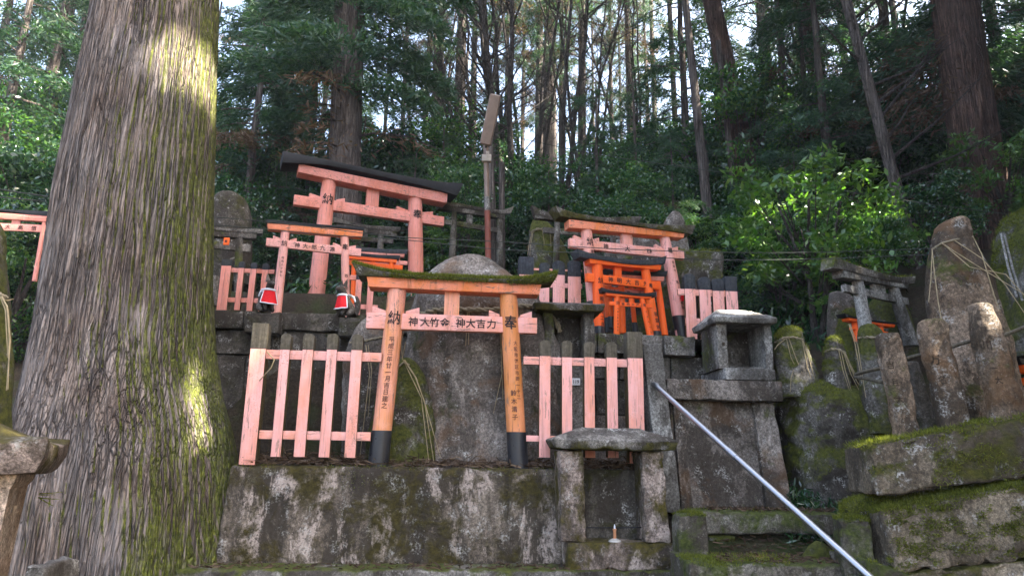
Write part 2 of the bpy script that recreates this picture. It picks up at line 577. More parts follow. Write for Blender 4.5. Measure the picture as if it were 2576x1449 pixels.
M_['stele'] = stone_mat('natural stele stone', (0.10, 0.078, 0.064), (0.38, 0.325, 0.28), crust=0.62, moss=0.28, mossn=0.05, lichen=0.85, streak=0.5, rust=0.35, mosscol=((0.018, 0.020, 0.007), (0.07, 0.07, 0.018)))
M_['greystone'] = stone_mat('grey torii stone', (0.10, 0.088, 0.072), (0.33, 0.30, 0.265), moss=0.32, mossn=0.25, lichen=0.7, streak=0.7, crust=0.82)
M_['palestone'] = stone_mat('pale concrete', (0.22, 0.205, 0.185), (0.52, 0.50, 0.465), moss=0.10, mossn=0.1, lichen=0.5, streak=0.75)
M_['plinth'] = stone_mat('tapered plinth render', (0.095, 0.078, 0.065), (0.34, 0.29, 0.25), moss=0.22, mossn=0.05, lichen=0.8, streak=0.7, rust=0.3, crust=0.82)
M_['brownstone'] = stone_mat('brown carved granite', (0.12, 0.075, 0.045), (0.46, 0.335, 0.235), moss=0.26, mossn=0.08, lichen=0.7, streak=0.5, rust=0.4, crust=0.8)
M_['mossrock'] = stone_mat('mossy boulder', (0.045, 0.038, 0.030), (0.26, 0.235, 0.205), moss=0.46, mossn=0.40, lichen=1.0, streak=0.5, mosscol=((0.028, 0.034, 0.007), (0.12, 0.125, 0.020)))
M_['slab'] = stone_mat('mossy coping granite', (0.080, 0.056, 0.034), (0.36, 0.285, 0.20), moss=0.30, mossn=0.34, lichen=0.75, streak=0.5, mosscol=((0.025, 0.027, 0.005), (0.115, 0.105, 0.016)))
M_['step'] = stone_mat('green step stone', (0.085, 0.072, 0.052), (0.31, 0.28, 0.23), moss=0.42, mossn=0.22, lichen=0.5, streak=0.5, mosscol=((0.026, 0.034, 0.008), (0.11, 0.13, 0.028)))
M_['lantern'] = stone_mat('bounce-lit lantern granite', (0.46, 0.31, 0.20), (0.70, 0.55, 0.44), moss=0.12, mossn=-0.1, lichen=0.4, streak=0.15, rust=0.4, crust=0.35)  # warm bounce light on corbel and shaft is put into this orange tone

PINK, ORG = (0.82, 0.39, 0.34), (0.76, 0.24, 0.09)
M_['pink'] = paint_mat('bleached vermilion paint', PINK, ORG, 'z', 0.42, orange=0.45)
M_['pinkx'] = paint_mat('bleached vermilion paint beam', PINK, ORG, 'x', 0.5, orange=0.5)
M_['post'] = paint_mat('streaked vermilion paint', (0.80, 0.34, 0.24), (0.72, 0.27, 0.07), 'z', 0.6, orange=0.9)
M_['postorange'] = paint_mat('orange streaked paint', (0.72, 0.27, 0.12), (0.62, 0.22, 0.045), 'z', 0.55, orange=0.9)
M_['beam'] = paint_mat('stained vermilion paint', (0.85, 0.28, 0.16), (0.78, 0.20, 0.035), 'x', 0.75, orange=0.9)
M_['oldpink'] = paint_mat('old vermilion paint', (0.72, 0.28, 0.225), (0.60, 0.15, 0.055), 'z', 0.35, orange=0.35)
M_['oldpinkx'] = paint_mat('old vermilion paint beam', (0.72, 0.28, 0.225), (0.56, 0.13, 0.04), 'x', 0.5, orange=0.45)
M_['verm'] = paint_mat('new vermilion paint', (0.92, 0.115, 0.012), (0.95, 0.16, 0.016), 'z', 0.05, orange=0.5, crack=0.1)
M_['vermx'] = paint_mat('new vermilion paint beam', (0.92, 0.115, 0.012), (0.95, 0.16, 0.016), 'x', 0.05, orange=0.5, crack=0.1)
M_['polered'] = paint_mat('dull red pole paint', (0.22, 0.055, 0.035), (0.17, 0.05, 0.03), 'z', 0.3)
M_['wood'] = plain_wood('weathered picket timber', (0.055, 0.040, 0.018), (0.15, 0.105, 0.045), moss=0.5)
M_['cap'] = plain_wood('grey picket top', (0.055, 0.045, 0.032), (0.155, 0.13, 0.095), moss=0.2)
M_['sleeve'] = flat_mat('black post sleeve', (0.020, 0.020, 0.024), 0.38, 0.5, var=0.3, scale=8)
M_['blackroof'] = flat_mat('black painted roof beam', (0.012, 0.012, 0.014), 0.6, 0.3, var=0.4, scale=14)
M_['bluecap'] = plain_wood('blue black painted tops', (0.028, 0.031, 0.038), (0.065, 0.068, 0.075), moss=0.1)
M_['ink'] = flat_mat('ink lettering', (0.032, 0.022, 0.020), 0.7, 0.25, var=0.7, scale=55)
M_['faded'] = flat_mat('faded ink lettering', (0.13, 0.055, 0.04), 0.7, 0.2, var=0.5, scale=40)
M_['carve'] = flat_mat('carved lettering', (0.055, 0.040, 0.028), 0.95, 0.1, var=0.4)
M_['metal'] = NT('galvanised pipe').finish((0.40, 0.41, 0.44), 0.40, None, 0.5, 1.0)
M_['lamp'] = flat_mat('grubby lamp cover', (0.20, 0.135, 0.10), 0.45, 0.4, var=0.2, scale=9)
M_['white'] = flat_mat('white sign plate', (0.72, 0.73, 0.74), 0.4, 0.4, var=0.06)
M_['box'] = flat_mat('switch box plastic', (0.42, 0.36, 0.30), 0.5, 0.4, var=0.2)
M_['straw'] = flat_mat('dry straw', (0.29, 0.225, 0.13), 0.8, 0.2, var=0.35, scale=20)
M_['rope'] = flat_mat('old straw rope', (0.22, 0.18, 0.12), 0.9, 0.15, var=0.4, scale=40)
M_['cable'] = flat_mat('cable', (0.05, 0.055, 0.045), 0.8, 0.3)
M_['red'] = flat_mat('red bib cloth', (0.62, 0.012, 0.018), 0.75, 0.2, var=0.15, scale=60)
M_['trim'] = flat_mat('white cloth', (0.72, 0.74, 0.80), 0.8, 0.2, var=0.08, scale=60)
M_['fox'] = stone_mat('dark fox stone', (0.05, 0.042, 0.036), (0.16, 0.135, 0.115), moss=0.12, mossn=0.1, lichen=0.35, streak=0.2)
M_['wax'] = flat_mat('candle wax', (0.45, 0.42, 0.38), 0.4, 0.5, var=0.1)
M_['candle'] = flat_mat('candle holder', (0.45, 0.20, 0.10), 0.5, 0.4)
M_['bark'] = bark_mat('great cedar bark', (0.122, 0.088, 0.070), (0.235, 0.186, 0.155), moss=0.335, vz=0.04, sc_=11, mossx=0.85, pale=0.42)
M_['bark2'] = bark_mat('cedar bark', (0.085, 0.065, 0.055), (0.18, 0.145, 0.125), moss=0.30, vz=0.05, sc_=14)
M_['barkred'] = bark_mat('red cedar bark', (0.070, 0.038, 0.028), (0.165, 0.095, 0.07), moss=0.25, vz=0.05, sc_=15, pale=0.1)
M_['barkpale'] = bark_mat('pale grey bark', (0.09, 0.085, 0.08), (0.19, 0.185, 0.18), moss=0.2, vz=0.3, sc_=9)
M_['twig'] = bark_mat('twig bark', (0.05, 0.04, 0.034), (0.12, 0.10, 0.085), vz=0.3, sc_=20, pale=0.1)
M_['leafdark'] = leaf_mat('camellia leaves', (0.014, 0.045, 0.026), (0.032, 0.085, 0.040), (0.075, 0.15, 0.045), 0.40, 1.0, 0.20)
M_['leafmid'] = leaf_mat('evergreen oak leaves', (0.020, 0.065, 0.032), (0.045, 0.115, 0.045), (0.12, 0.21, 0.045), 0.46, 1.0, 0.22)
M_['leaflime'] = leaf_mat('young lime leaves', (0.035, 0.10, 0.022), (0.07, 0.16, 0.030), (0.17, 0.27, 0.045), 0.45, 0.8, 0.28)
M_['needle'] = leaf_mat('cedar needles', (0.022, 0.060, 0.040), (0.042, 0.095, 0.055), (0.09, 0.15, 0.06), 0.36, 0.4, 0.45)
M_['dead'] = leaf_mat('dead cedar sprays', (0.07, 0.04, 0.028), (0.13, 0.08, 0.055), (0.20, 0.14, 0.10), 0.25, 0.2, 0.8)
M_['mossblade'] = leaf_mat('moss fronds', (0.060, 0.072, 0.010), (0.125, 0.138, 0.019), (0.24, 0.25, 0.04), 0.32, 0.2, 0.85)
M_['litter'] = leaf_mat('dry twigs and needles', (0.035, 0.022, 0.015), (0.075, 0.048, 0.032), (0.16, 0.11, 0.07), 0.1, 0.15, 0.9)

def soil_mat():
    s = NT('forest soil')
    v = s.vec(rnd=False)
    c = s.ramp(s.noise(v, 1.3, 8, 0.65), [(0.3, (0.022, 0.016, 0.011)), (0.7, (0.075, 0.055, 0.036))])
    c = s.mix(1.0, c, s.ramp(s.noise(v, 45, 5, 0.75), [(0.3, 0.4), (0.7, 1.6)]), 'MULTIPLY')
    c = s.mix(s.ramp(s.noise(v, 2.1, 5, 0.6), [(0.5, 0.0), (0.66, 0.8)]), c, (0.035, 0.050, 0.012))
    return s.finish(c, 0.95, s.bump(s.noise(v, 30, 6, 0.75), 1.0, 0.04), 0.15)
M_['soil'] = soil_mat()
# ------------------------------------------------------------------ the ground
def sst(a, b, x):
    t = max(0.0, min(1.0, (x - a) / (b - a)))
    return t * t * (3 - 2 * t)
def lerp(a, b, t):
    return a + (b - a) * t
def ground_z(x, y):
    def path(pts):
        if y <= pts[0][0]:
            return pts[0][1]
        for (a, za), (b, zb) in zip(pts, pts[1:]):
            if y <= b:
                return lerp(za, zb, (y - a) / (b - a))
        return pts[-1][1]
    yy = y - (max(-2.0, min(1.4, x)) + 1.93) * 0.0875
    y_, y = y, yy
    left = path([(2.6, 0.0), (4.2, 0.72), (5.02, 0.74), (5.1, 1.46), (6.22, 1.50), (6.32, 2.76), (7.0, 2.84), (7.2, 3.22), (8.2, 3.35), (22, 9.2), (27, 10.0), (60, 10.5)])
    y = y_
    right = path([(2.6, 0.0), (4.2, 0.66), (5.3, 1.22), (5.9, 1.5), (7.4, 2.7), (22, 9.2), (27, 10.0), (60, 10.5)])
    far = path([(2.6, 0.0), (4.2, 0.7), (5.0, 0.9), (8.0, 2.9), (22, 9.2), (27, 10.0), (60, 10.5)])
    z = lerp(left, right, sst(1.10, 1.17, x))
    z = lerp(far, z, sst(-3.4, -3.0, x))
    z += sst(2.4, 6.0, x) * 1.1 * sst(3.0, 6.0, y)
    z += 0.05 * fbm(Vector((x * 0.9, y * 0.9, 0)), 3) * sst(3.5, 6, y) * (1 if y > 7.3 else 0.35)
    if y > 7.5:
        z += 0.35 * mn.noise(Vector((x * 0.16, y * 0.16, 3)))
    return z
def build_ground():
    ys = list(np.arange(-60, -2, 4)) + list(np.arange(-2, 3, 0.5)) + list(np.arange(3, 9, 0.08)) + list(np.arange(9, 30, 0.5)) + list(np.arange(30, 81, 5))
    xs = list(np.arange(-80, -8, 6)) + list(np.arange(-8, -3, 0.5)) + list(np.arange(-3, 4, 0.1)) + list(np.arange(4, 10, 0.5)) + list(np.arange(10, 81, 6))
    m = MB()
    nx = len(xs)
    m.v = [Vector((x, y, ground_z(x, y))) for y in ys for x in xs]
    m.f = [(j * nx + i, j * nx + i + 1, (j + 1) * nx + i + 1, (j + 1) * nx + i) for j in range(len(ys) - 1) for i in range(nx - 1)]
    m.m = [0] * len(m.f)
    tag(m.build('ground', M_['soil'], smooth=60, fix=False), kind='structure')
build_ground()

# ------------------------------------------------------------------ lettering
_gl = {}
def glyph(ch, bold=0.016):
    if ch not in _gl:
        c = bpy.data.curves.new('t', 'FONT')
        c.body = ch
        c.offset = bold
        c.resolution_u = 2
        o = bpy.data.objects.new('t', c)
        me = bpy.data.meshes.new_from_object(o)
        vs = [v.co.copy() for v in me.vertices]
        fs = [tuple(p.vertices) for p in me.polygons]
        bpy.data.objects.remove(o)
        bpy.data.meshes.remove(me)
        bpy.data.curves.remove(c)
        xs = [v.x for v in vs]
        ys = [v.y for v in vs]
        if ch in '一二三十' :
            cx, cyy = (min(xs) + max(xs)) / 2, (min(ys) + max(ys)) / 2
        else:
            cx, cyy = (min(xs) + max(xs)) / 2, (min(ys) + max(ys)) / 2
        _gl[ch] = ([(v.x - cx, v.y - cyy) for v in vs], fs)
    return _gl[ch]
def write(name, items, mapf, mat, parent):
    """items: (char, u, z, width, height); mapf(u, z) -> world"""
    bm = bmesh.new()
    for ch, u, z, wd, ht in items:
        vs, fs = glyph(ch)
        bv = [bm.verts.new((u + x * wd, z + y * ht, 0)) for x, y in vs]
        for f in fs:
            try:
                bm.faces.new([bv[i] for i in f])
            except ValueError:
                pass
        n = 7
        for i in range(1, n):
            geom = [g for g in bm.verts if g in set(bv)] if False else None
    us = [i[1] for i in items]
    lo = min(i[1] - i[3] * 0.6 for i in items)
    hi = max(i[1] + i[3] * 0.6 for i in items)
    k = max(2, int((hi - lo) / (min(i[3] for i in items) / 5)))
    if k < 60:
        for i in range(1, k):
            bmesh.ops.bisect_plane(bm, geom=bm.verts[:] + bm.edges[:] + bm.faces[:], plane_co=(lo + (hi - lo) * i / k, 0, 0), plane_no=(1, 0, 0))
    bm.verts.index_update()
    off = wloc(parent)
    me = bpy.data.meshes.new(name)
    vv = [mapf(v.co.x, v.co.y) - off for v in bm.verts]
    ff = [[v.index for v in f.verts] for f in bm.faces]
    bm.free()
    me.from_pydata(vv, [], ff)
    me.materials.append(mat)
    o = bpy.data.objects.new(name, me)
    col.objects.link(o)
    o.parent = parent
    return o

# ------------------------------------------------------------------ torii
def plane_px(ax, ay, ad, bx, by):
    a = P(ax, ay, ad)
    return Plane(a, at_z(bx, by, a.z))

def torii(label, pl, posts, nuki, lintel, cap, strut, mats, group=None, sleeve=None, texts=(), wedges=(), seg=24, capthick=1.5, capmat=None, beamtext=None, sag=0.0, name='torii_gate', roof_tilt=0.0):
    """posts: two of (x_top, w_top, y_top, x_bot, w_bot, y_bot); nuki: (xl, yt, yb, xr, yt, yb);
    lintel: four points (tl, bl, tr, br); cap: (top points, bottom points); all in picture points on the plane"""
    mp, mx, mc = mats
    T = []
    for (xt, wt, yt, xb, wb, yb) in posts:
        u1, z1 = pl.uv(xt, yt)
        u0, z0 = pl.uv(xb, yb)
        r1 = abs(pl.uv(xt + wt / 2, yt)[0] - pl.uv(xt - wt / 2, yt)[0]) / 2
        rb = abs(pl.uv(xb + wb / 2, yb)[0] - pl.uv(xb - wb / 2, yb)[0]) / 2
        T.append((u0, z0, rb, u1, z1, r1))
    zb = min(T[0][1], T[1][1])
    base = pl.W((T[0][0] + T[1][0]) / 2, 0, zb)
    root = thing(name, base, label, 'torii gate', group)
    rad = (T[0][5] + T[1][5]) / 2
    # tie beam
    nl = pl.uv(nuki[0], nuki[1]), pl.uv(nuki[0], nuki[2])
    nr = pl.uv(nuki[3], nuki[4]), pl.uv(nuki[3], nuki[5])
    zt, zbm = (nl[0][1] + nr[0][1]) / 2, (nl[1][1] + nr[1][1]) / 2
    th = rad * 0.5
    m = MB()
    m.box(pl, nl[0][0], nr[0][0], -th, th, zbm, zt)
    nb = m.build('tie_beam', mx, root, bevel=rad * 0.05)
    pobj = []
    for i, (u0, z0, rb, u1, z1, r1) in enumerate(T):
        lt = [pl.uv(*lintel[0]), pl.uv(*lintel[1]), pl.uv(*lintel[2]), pl.uv(*lintel[3])]
        zl = lerp((lt[0][1] + lt[1][1]) / 2, (lt[2][1] + lt[3][1]) / 2, (u1 - lt[1][0]) / (lt[3][0] - lt[1][0]))
        z1 = max(z1, zl)
        n = 14
        pr = []
        for k in range(n + 1):
            t = k / n
            c = pl.W(lerp(u0, u1, t), 0, lerp(z0 - 0.03, z1, t))
            r = lerp(rb, r1, t)
            pr.append([c + pl.x * (r * math.cos(2 * math.pi * q / seg)) + pl.y * (r * math.sin(2 * math.pi * q / seg)) for q in range(seg)])
        m = MB()
        m.rings(pr)
        po = m.build('post', (mp[i] if isinstance(mp, tuple) else mp), root)
        pobj.append(po)
        if sleeve:
            us, zs = pl.uv(posts[i][3], sleeve[i])
            m = MB()
            pr = []
            rs = []
            for t in (0, 0.5, 1):
                z = lerp(z0 - 0.03, zs, t)
                q = (z - z0) / (z1 - z0)
                c = pl.W(lerp(u0, u1, q), 0, z)
                r = lerp(rb, r1, q) + 0.004
                rs.append([c + pl.x * (r * math.cos(2 * math.pi * k / seg)) + pl.y * (r * math.sin(2 * math.pi * k / seg)) for k in range(seg)])
            m.rings(rs)
            m.build('post_sleeve', M_['sleeve'], po)
    # wedges driven in beside the posts
    for (x0_, x1_, slope) in wedges:
        ua, ub = pl.uv(x0_, nuki[1])[0], pl.uv(x1_, nuki[1])[0]
        h = (zt - zbm) * 0.28
        m = MB()
        if slope > 0:
            poly = [(ua, zt), (ub, zt), (ub, zt + h * 1.5), (ua, zt + h * 0.55)]
        else:
            poly = [(ua, zt), (ub, zt), (ub, zt + h * 0.55), (ua, zt + h * 1.5)]
        m.prism(pl, poly, -th * 0.8, th * 0.8)
        m.build('wedge', mx, root, bevel=rad * 0.03)
    # lower lintel
    lt = [pl.uv(*q) for q in lintel]
    m = MB()
    n = 12
    tl, bl, tr, br = lt
    top, bot = [], []
    for k in range(n + 1):
        t = k / n
        s_ = -sag * 4 * t * (1 - t)
        top.append((lerp(tl[0], tr[0], t), lerp(tl[1], tr[1], t) + s_))
        bot.append((lerp(bl[0], br[0], t), lerp(bl[1], br[1], t) + s_))
    lth = rad * 1.15
    rs = []
    for (ub, zb_), (ut, zt_) in zip(bot, top):
        rs.append([pl.W(ub, -lth, zb_), pl.W(ub, lth, zb_), pl.W(ut, lth * 1.05, zt_), pl.W(ut, -lth * 1.05, zt_)])
    m.rings(rs)
    lo = m.build('lintel', mx if mx is not M_['pinkx'] else M_['beam'], root, bevel=rad * 0.05)
    # centre strut
    if strut:
        ua, ub = pl.uv(strut[0], strut[2])[0], pl.uv(strut[1], strut[2])[0]
        t = ((ua + ub) / 2 - bl[0]) / (br[0] - bl[0])
        zs = lerp(bl[1], br[1], t) - sag * 4 * t * (1 - t) + 0.01
        m = MB()
        m.box(pl, ua, ub, -th * 0.8, th * 0.8, zt, zs)
        m.build('strut', (mp[0] if isinstance(mp, tuple) else mp), root, bevel=rad * 0.04)
    # upper lintel
    if cap:
        ct = [pl.uv(*q) for q in cap[0]]
        cb = [pl.uv(*q) for q in cap[1]]
        N = 28
        ct = smooth_rows(ct, N)
        cb = smooth_rows(cb, N)
        cth = rad * capthick
        m = MB()
        rs = []
        for (ub, zb_), (ut, zt_) in zip(cb, ct):
            rs.append([pl.W(ub, -cth * 0.92, zb_), pl.W(ub, cth * 0.92, zb_), pl.W(ut, cth, zt_ - roof_tilt), pl.W(ut, 0, zt_ + roof_tilt * 0.3), pl.W(ut, -cth, zt_ - roof_tilt)])
        m.rings(rs)
        co_ = m.build('upper_lintel', mc, root, bevel=rad * 0.06)
    else:
        co_ = None
    # lettering
    def on_post(i):
        u0, z0, rb, u1, z1, r1 = T[i]
        def f(du, z):
            t = (z - z0) / (z1 - z0)
            r = lerp(rb, r1, t) + 0.0035
            a = du / r
            return pl.W(lerp(u0, u1, t) + r * math.sin(a), -r * math.cos(a), z)
        return f
    for i, s_, y0_, y1_, size, off, mat in texts:
        u0, z0, rb, u1, z1, r1 = T[i]
        zA, zB = pl.uv(posts[i][0], y0_)[1], pl.uv(posts[i][0], y1_)[1]
        step = (zA - zB) / max(1, len(s_) - 1) if len(s_) > 1 else 0
        it = [(ch, off * r1, zA - k * step, size * r1, size * r1 * 1.02) for k, ch in enumerate(s_) if ch != ' ']
        write('inscription', it, on_post(i), M_[mat], pobj[i])
    if beamtext:
        items = []
        for ch, x, y, size in beamtext:
            u, z = pl.uv(x, y or (nuki[1] + nuki[5]) / 2, -th)
            items.append((ch, u, (zt + zbm) / 2, (zt - zbm) * size, (zt - zbm) * size))
        write('inscription', items, lambda u, z: pl.W(u, -th - 0.003, z), M_['ink'], nb)
    root['_pl'] = 0
    del root['_pl']
    return root, pl, T, co_

def fronted(mb, pl):
    """material 0 where a face looks along the plane's front, 1 elsewhere"""
    for i, f in enumerate(mb.f):
        a, b, c = (mb.v[f[k]] for k in range(3))
        n = (b - a).cross(c - a)
        if n.length < 1e-9:
            continue
        n.normalize()
        mb.m[i] = 0 if abs(n.dot(pl.y)) > 0.7 else 1

def picket_shape(mb, pl, uc, hw, v0, v1, z0, z1):
    mb.box(pl, uc - hw, uc + hw, v0, v1, z0, z1)
def cap_shape(mb, pl, uc, hw, v0, v1, z0, z1, round_=True, seed=0):
    rr = random.Random(seed)
    h = z1 - z0
    if round_:
        e = hw * 0.55
        poly = [(uc - hw, z0), (uc + hw, z0), (uc + hw * 1.02, z1 - e), (uc + hw * 0.72, z1 - e * 0.35), (uc + hw * 0.3, z1), (uc - hw * 0.35, z1 - rr.uniform(0, 0.2) * e), (uc - hw * 0.76, z1 - e * 0.4), (uc - hw * 1.02, z1 - e)]
    else:
        poly = [(uc - hw, z0), (uc + hw, z0), (uc + hw, z1), (uc - hw, z1)]
    mb.prism(pl, poly, v0, v1)

def fence(label, pl, posts, pickets, rails, v=0.0, pv=0.06, capmat='cap', mats=('pink', 'pinkx'), name='picket_fence', group=None, extra=None):
    """posts/pickets: (xl, xr, y_top, y_cap, y_bottom); rails: (xl, xr, y_top, y_bottom), picture points on the plane"""
    u, z = pl.uv((posts or pickets)[0][0], (posts or pickets)[0][4], v)
    root = thing(name, pl.W(u, v, z), label, 'fence', group)
    for kind, lst in (('end_post', posts), ('picket', pickets)):
        for k, (xl, xr, yt, yc, yb) in enumerate(lst):
            ym = yc if kind == 'picket' else yc
            ua, ub = pl.uv(xl, ym, v)[0], pl.uv(xr, ym, v)[0]
            uc, hw = (ua + ub) / 2, (ub - ua) / 2
            z0, zc, z1 = pl.uv(xl, yb, v)[1], pl.uv(xl, yc, v)[1], pl.uv(xl, yt, v)[1]
            dep = pv if kind == 'picket' else hw * 2
            m = MB()
            picket_shape(m, pl, uc, hw, v, v + dep, z0, zc)
            fronted(m, pl)
            o = m.build(kind, [M_[mats[0]], M_['wood']], root, bevel=hw * 0.06)
            m = MB()
            cap_shape(m, pl, uc, hw * 1.03, v - 0.002, v + dep + 0.002, zc + 0.0005, z1, kind == 'picket', seed=k)
            m.build('post_top', M_[capmat], o, bevel=hw * 0.08)
    for (xl, xr, yt, yb) in rails:
        ua, ub = pl.uv(xl, yt, v)[0], pl.uv(xr, yt, v)[0]
        zt, zb = pl.uv((xl + xr) / 2, yt, v)[1], pl.uv((xl + xr) / 2, yb, v)[1]
        m = MB()
        m.box(pl, ua, ub, v + pv * 0.28, v + pv * 0.75, zb, zt)
        fronted(m, pl)
        m.build('rail', [M_[mats[1]], M_['wood']], root, bevel=0.003)
    return root
# ------------------------------------------------------------------ the great cedar at the left
def great_cedar():
    rows = [(-260, 300, 566), (-120, 268, 563), (0, 234, 559), (120, 211, 556), (240, 182, 553), (360, 153, 549), (480, 124, 543), (600, 105, 540), (720, 88, 538), (830, 72, 541), (920, 55, 550), (1000, 38, 566), (1080, 20, 588), (1160, 2, 604), (1250, -14, 612), (1350, -30, 618), (1470, -46, 626), (1600, -60, 636)]
    d = 5.12
    n, seg = 300, 400
    rr = smooth_rows(rows, n)
    rings, cens = [], []
    ht = 0.0
    prev = None
    nb_ = 330                       # the side towards the path carries the finer mesh
    ang = [-math.pi * 1.03 + math.pi * 1.06 * i / nb_ for i in range(nb_)] + [math.pi * 0.03 + math.pi * 0.94 * i / (seg - nb_) for i in range(seg - nb_)]
    # bark plates: every ridge runs a few decimetres along the trunk and then breaks
    for i, (y, a, b) in enumerate(rr):
        A, B = P(a, y, d), P(b, y, d)
        al, ar = math.atan(A.x / A.y), math.atan(B.x / B.y)
        D_ = d / math.cos((al + ar) / 2)
        c = Vector((D_ * math.sin((al + ar) / 2), D_ * math.cos((al + ar) / 2), (A.z + B.z) / 2))
        if prev is not None:
            ht += (c - prev).length
        prev = c
        r = D_ * math.sin((ar - al) / 2)
        dx = Vector((1, 0, 0))
        ring = []
        flare = sst(850, 1450, y)
        for k in range(seg):
            t = ang[k]
            dirv = dx * math.cos(t) + Vector((0, 1, 0)) * math.sin(t)
            q = Vector((math.cos(t) * 0.62, math.sin(t) * 0.62, ht))
            wv = 0.022 * mn.noise(Vector((q.x * 6, q.y * 6, ht * 3)))
            vd = mn.voronoi(Vector(((q.x + wv) * 18, (q.y + wv) * 18, ht * 0.6)))[0]
            fur = 1 - min(1.0, (vd[1] - vd[0]) / 0.30)
            vd2 = mn.voronoi(Vector(((q.x + wv) * 36, (q.y + wv) * 36, ht * 1.2 + 5)))[0]
            fur2 = 1 - min(1.0, (vd2[1] - vd2[0]) / 0.35)
            plate = mn.noise(Vector((q.x * 6, q.y * 6, ht * 0.9 + 3)))
            fine = mn.noise(Vector((q.x * 45, q.y * 45, ht * 6)))
            h = -0.013 * fur ** 1.5 - 0.005 * fur2 ** 2 + 0.008 * plate + 0.003 * fine
            big = 0.022 * mn.noise(Vector((q.x * 2.1, q.y * 2.1, ht * 0.5)))
            root = flare * 0.03 * math.cos(t * 7 + 1.3)
            ring.append(c + dirv * (r + h + big + root))
        rings.append(ring)
        cens.append(c)
    root_o = thing('cedar_tree', Vector(cens[-1]), 'huge old cedar trunk with ridged grey bark and moss down its right side', 'tree')
    # peeling bark strips stand off the trunk
    mb = MB()
    g = random.Random(4)
    for _ in range(24):
        i = g.randrange(90, n - 60)
        k = g.randrange(20, 300)
        L = g.randint(12, 40)
        wdt = g.randint(2, 4)
        vs, cc = [], []
        out = None
        for j in range(L + 1):
            ii = min(n - 1, i + j)
            ctr = cens[ii]
            lift = 0.001 + 0.010 * (j / L) ** 3 * g.uniform(0.5, 1.2)
            for kk in range(wdt + 1):
                p = rings[ii][(k + kk) % seg]
                o = (p - ctr).normalized()
                edge = 0.0 if 0 < kk < wdt else -0.006
                vs.append(p + o * (lift + edge + 0.002))
        n0 = len(vs)
        vs2 = vs + [v - Vector((0, -0.004, 0)) * 1 for v in vs]
        fs = []
        W_ = wdt + 1
        for j in range(L):
            for kk in range(wdt):
                a = j * W_ + kk
                fs.append((a, a + 1, a + 1 + W_, a + W_))
        mb.add(vs, fs)
    mb.rings(rings, True, True)
    return mb.build('trunk', M_['bark'], root_o, smooth=60, fix=False)
GREAT = great_cedar()

# ------------------------------------------------------------------ front terrace
A_ = P(575, 1172, 4.86)
FR = Plane(A_, A_ + Vector((math.cos(R(5)), math.sin(R(5)), 0)))
def fuv(x, y, v=0.0):
    return FR.uv(x, y, v)
ZT = fuv(900, 1173)[1]
ZB = fuv(900, 1428)[1]
uL, uR = fuv(560, 1300)[0], fuv(1668, 1300)[0]
base = thing('plinth_wall', FR.W(uL, 0, ZB), 'long stained concrete block wall carrying the front fence and the mossy torii', 'wall')
m = MB()
cu = (uL + uR) / 2
hz = (ZT - ZB + 0.1) / 2
def Tb(p):
    t = (p.z / hz + 1) / 2
    x = p.x
    if x < 0:
        x = x + (1 - t) * -0.035 + t * 0.035 * 0.4
    return FR.W(cu + x, 0.17 + p.y - 0.02 * (1 - t), (ZT + ZB - 0.1) / 2 + p.z)
rough_box(m, Tb, (uR - uL) / 2, 0.17, hz, r=0.03, res=0.035, amp=0.007, freq=7, chip=0.014, seed=3)
WB = m.build('wall_block', M_['block'], base, smooth=50)

zl = fuv(1000, 1431, -0.27)[1]
ledge = thing('stone_ledge', FR.W(fuv(440, 1440, -0.27)[0], -0.2, zl - 0.2), 'grey stone ledge running along the foot of the block wall', 'ledge')
m = MB()
u0, u1 = fuv(440, 1440, -0.3)[0], fuv(1735, 1445, -0.3)[0]
stone_block(m, FR, u0, u1, -0.3, 0.02, zl - 0.22, zl, r=0.02, res=0.04, amp=0.006, chip=0.02, seed=9)
m.build('ledge_stone', M_['greystone'], ledge, smooth=50)

# low garden kerb stone left of the cedar foot
# ------------------------------------------------------------------ front fence, left and right of the torii
fv = 0.03
fence('bleached pink picket fence on the block wall between the big cedar and the mossy torii', FR,
      [(630, 669, 812, 876, 1169)],
      [(705, 729, 838, 879, 1149), (761, 788, 838, 879, 1149), (822, 848, 838, 879, 1150), (884, 911, 840, 880, 1151)],
      [(650, 960, 882, 905), (650, 932, 1084, 1106)], v=fv, pv=0.075, group='pink picket fences')
fence('bleached pink picket fence right of the mossy torii, behind the small stone altar', FR,
      [(1579, 1617, 834, 900, 1165)],
      [(1358, 1385, 855, 895, 1150), (1414, 1439, 856, 898, 1150), (1470, 1495, 859, 898, 1151), (1526, 1552, 860, 899, 1151)],
      [(1318, 1590, 899, 919), (1325, 1590, 1097, 1112)], v=fv, pv=0.075, group='pink picket fences')

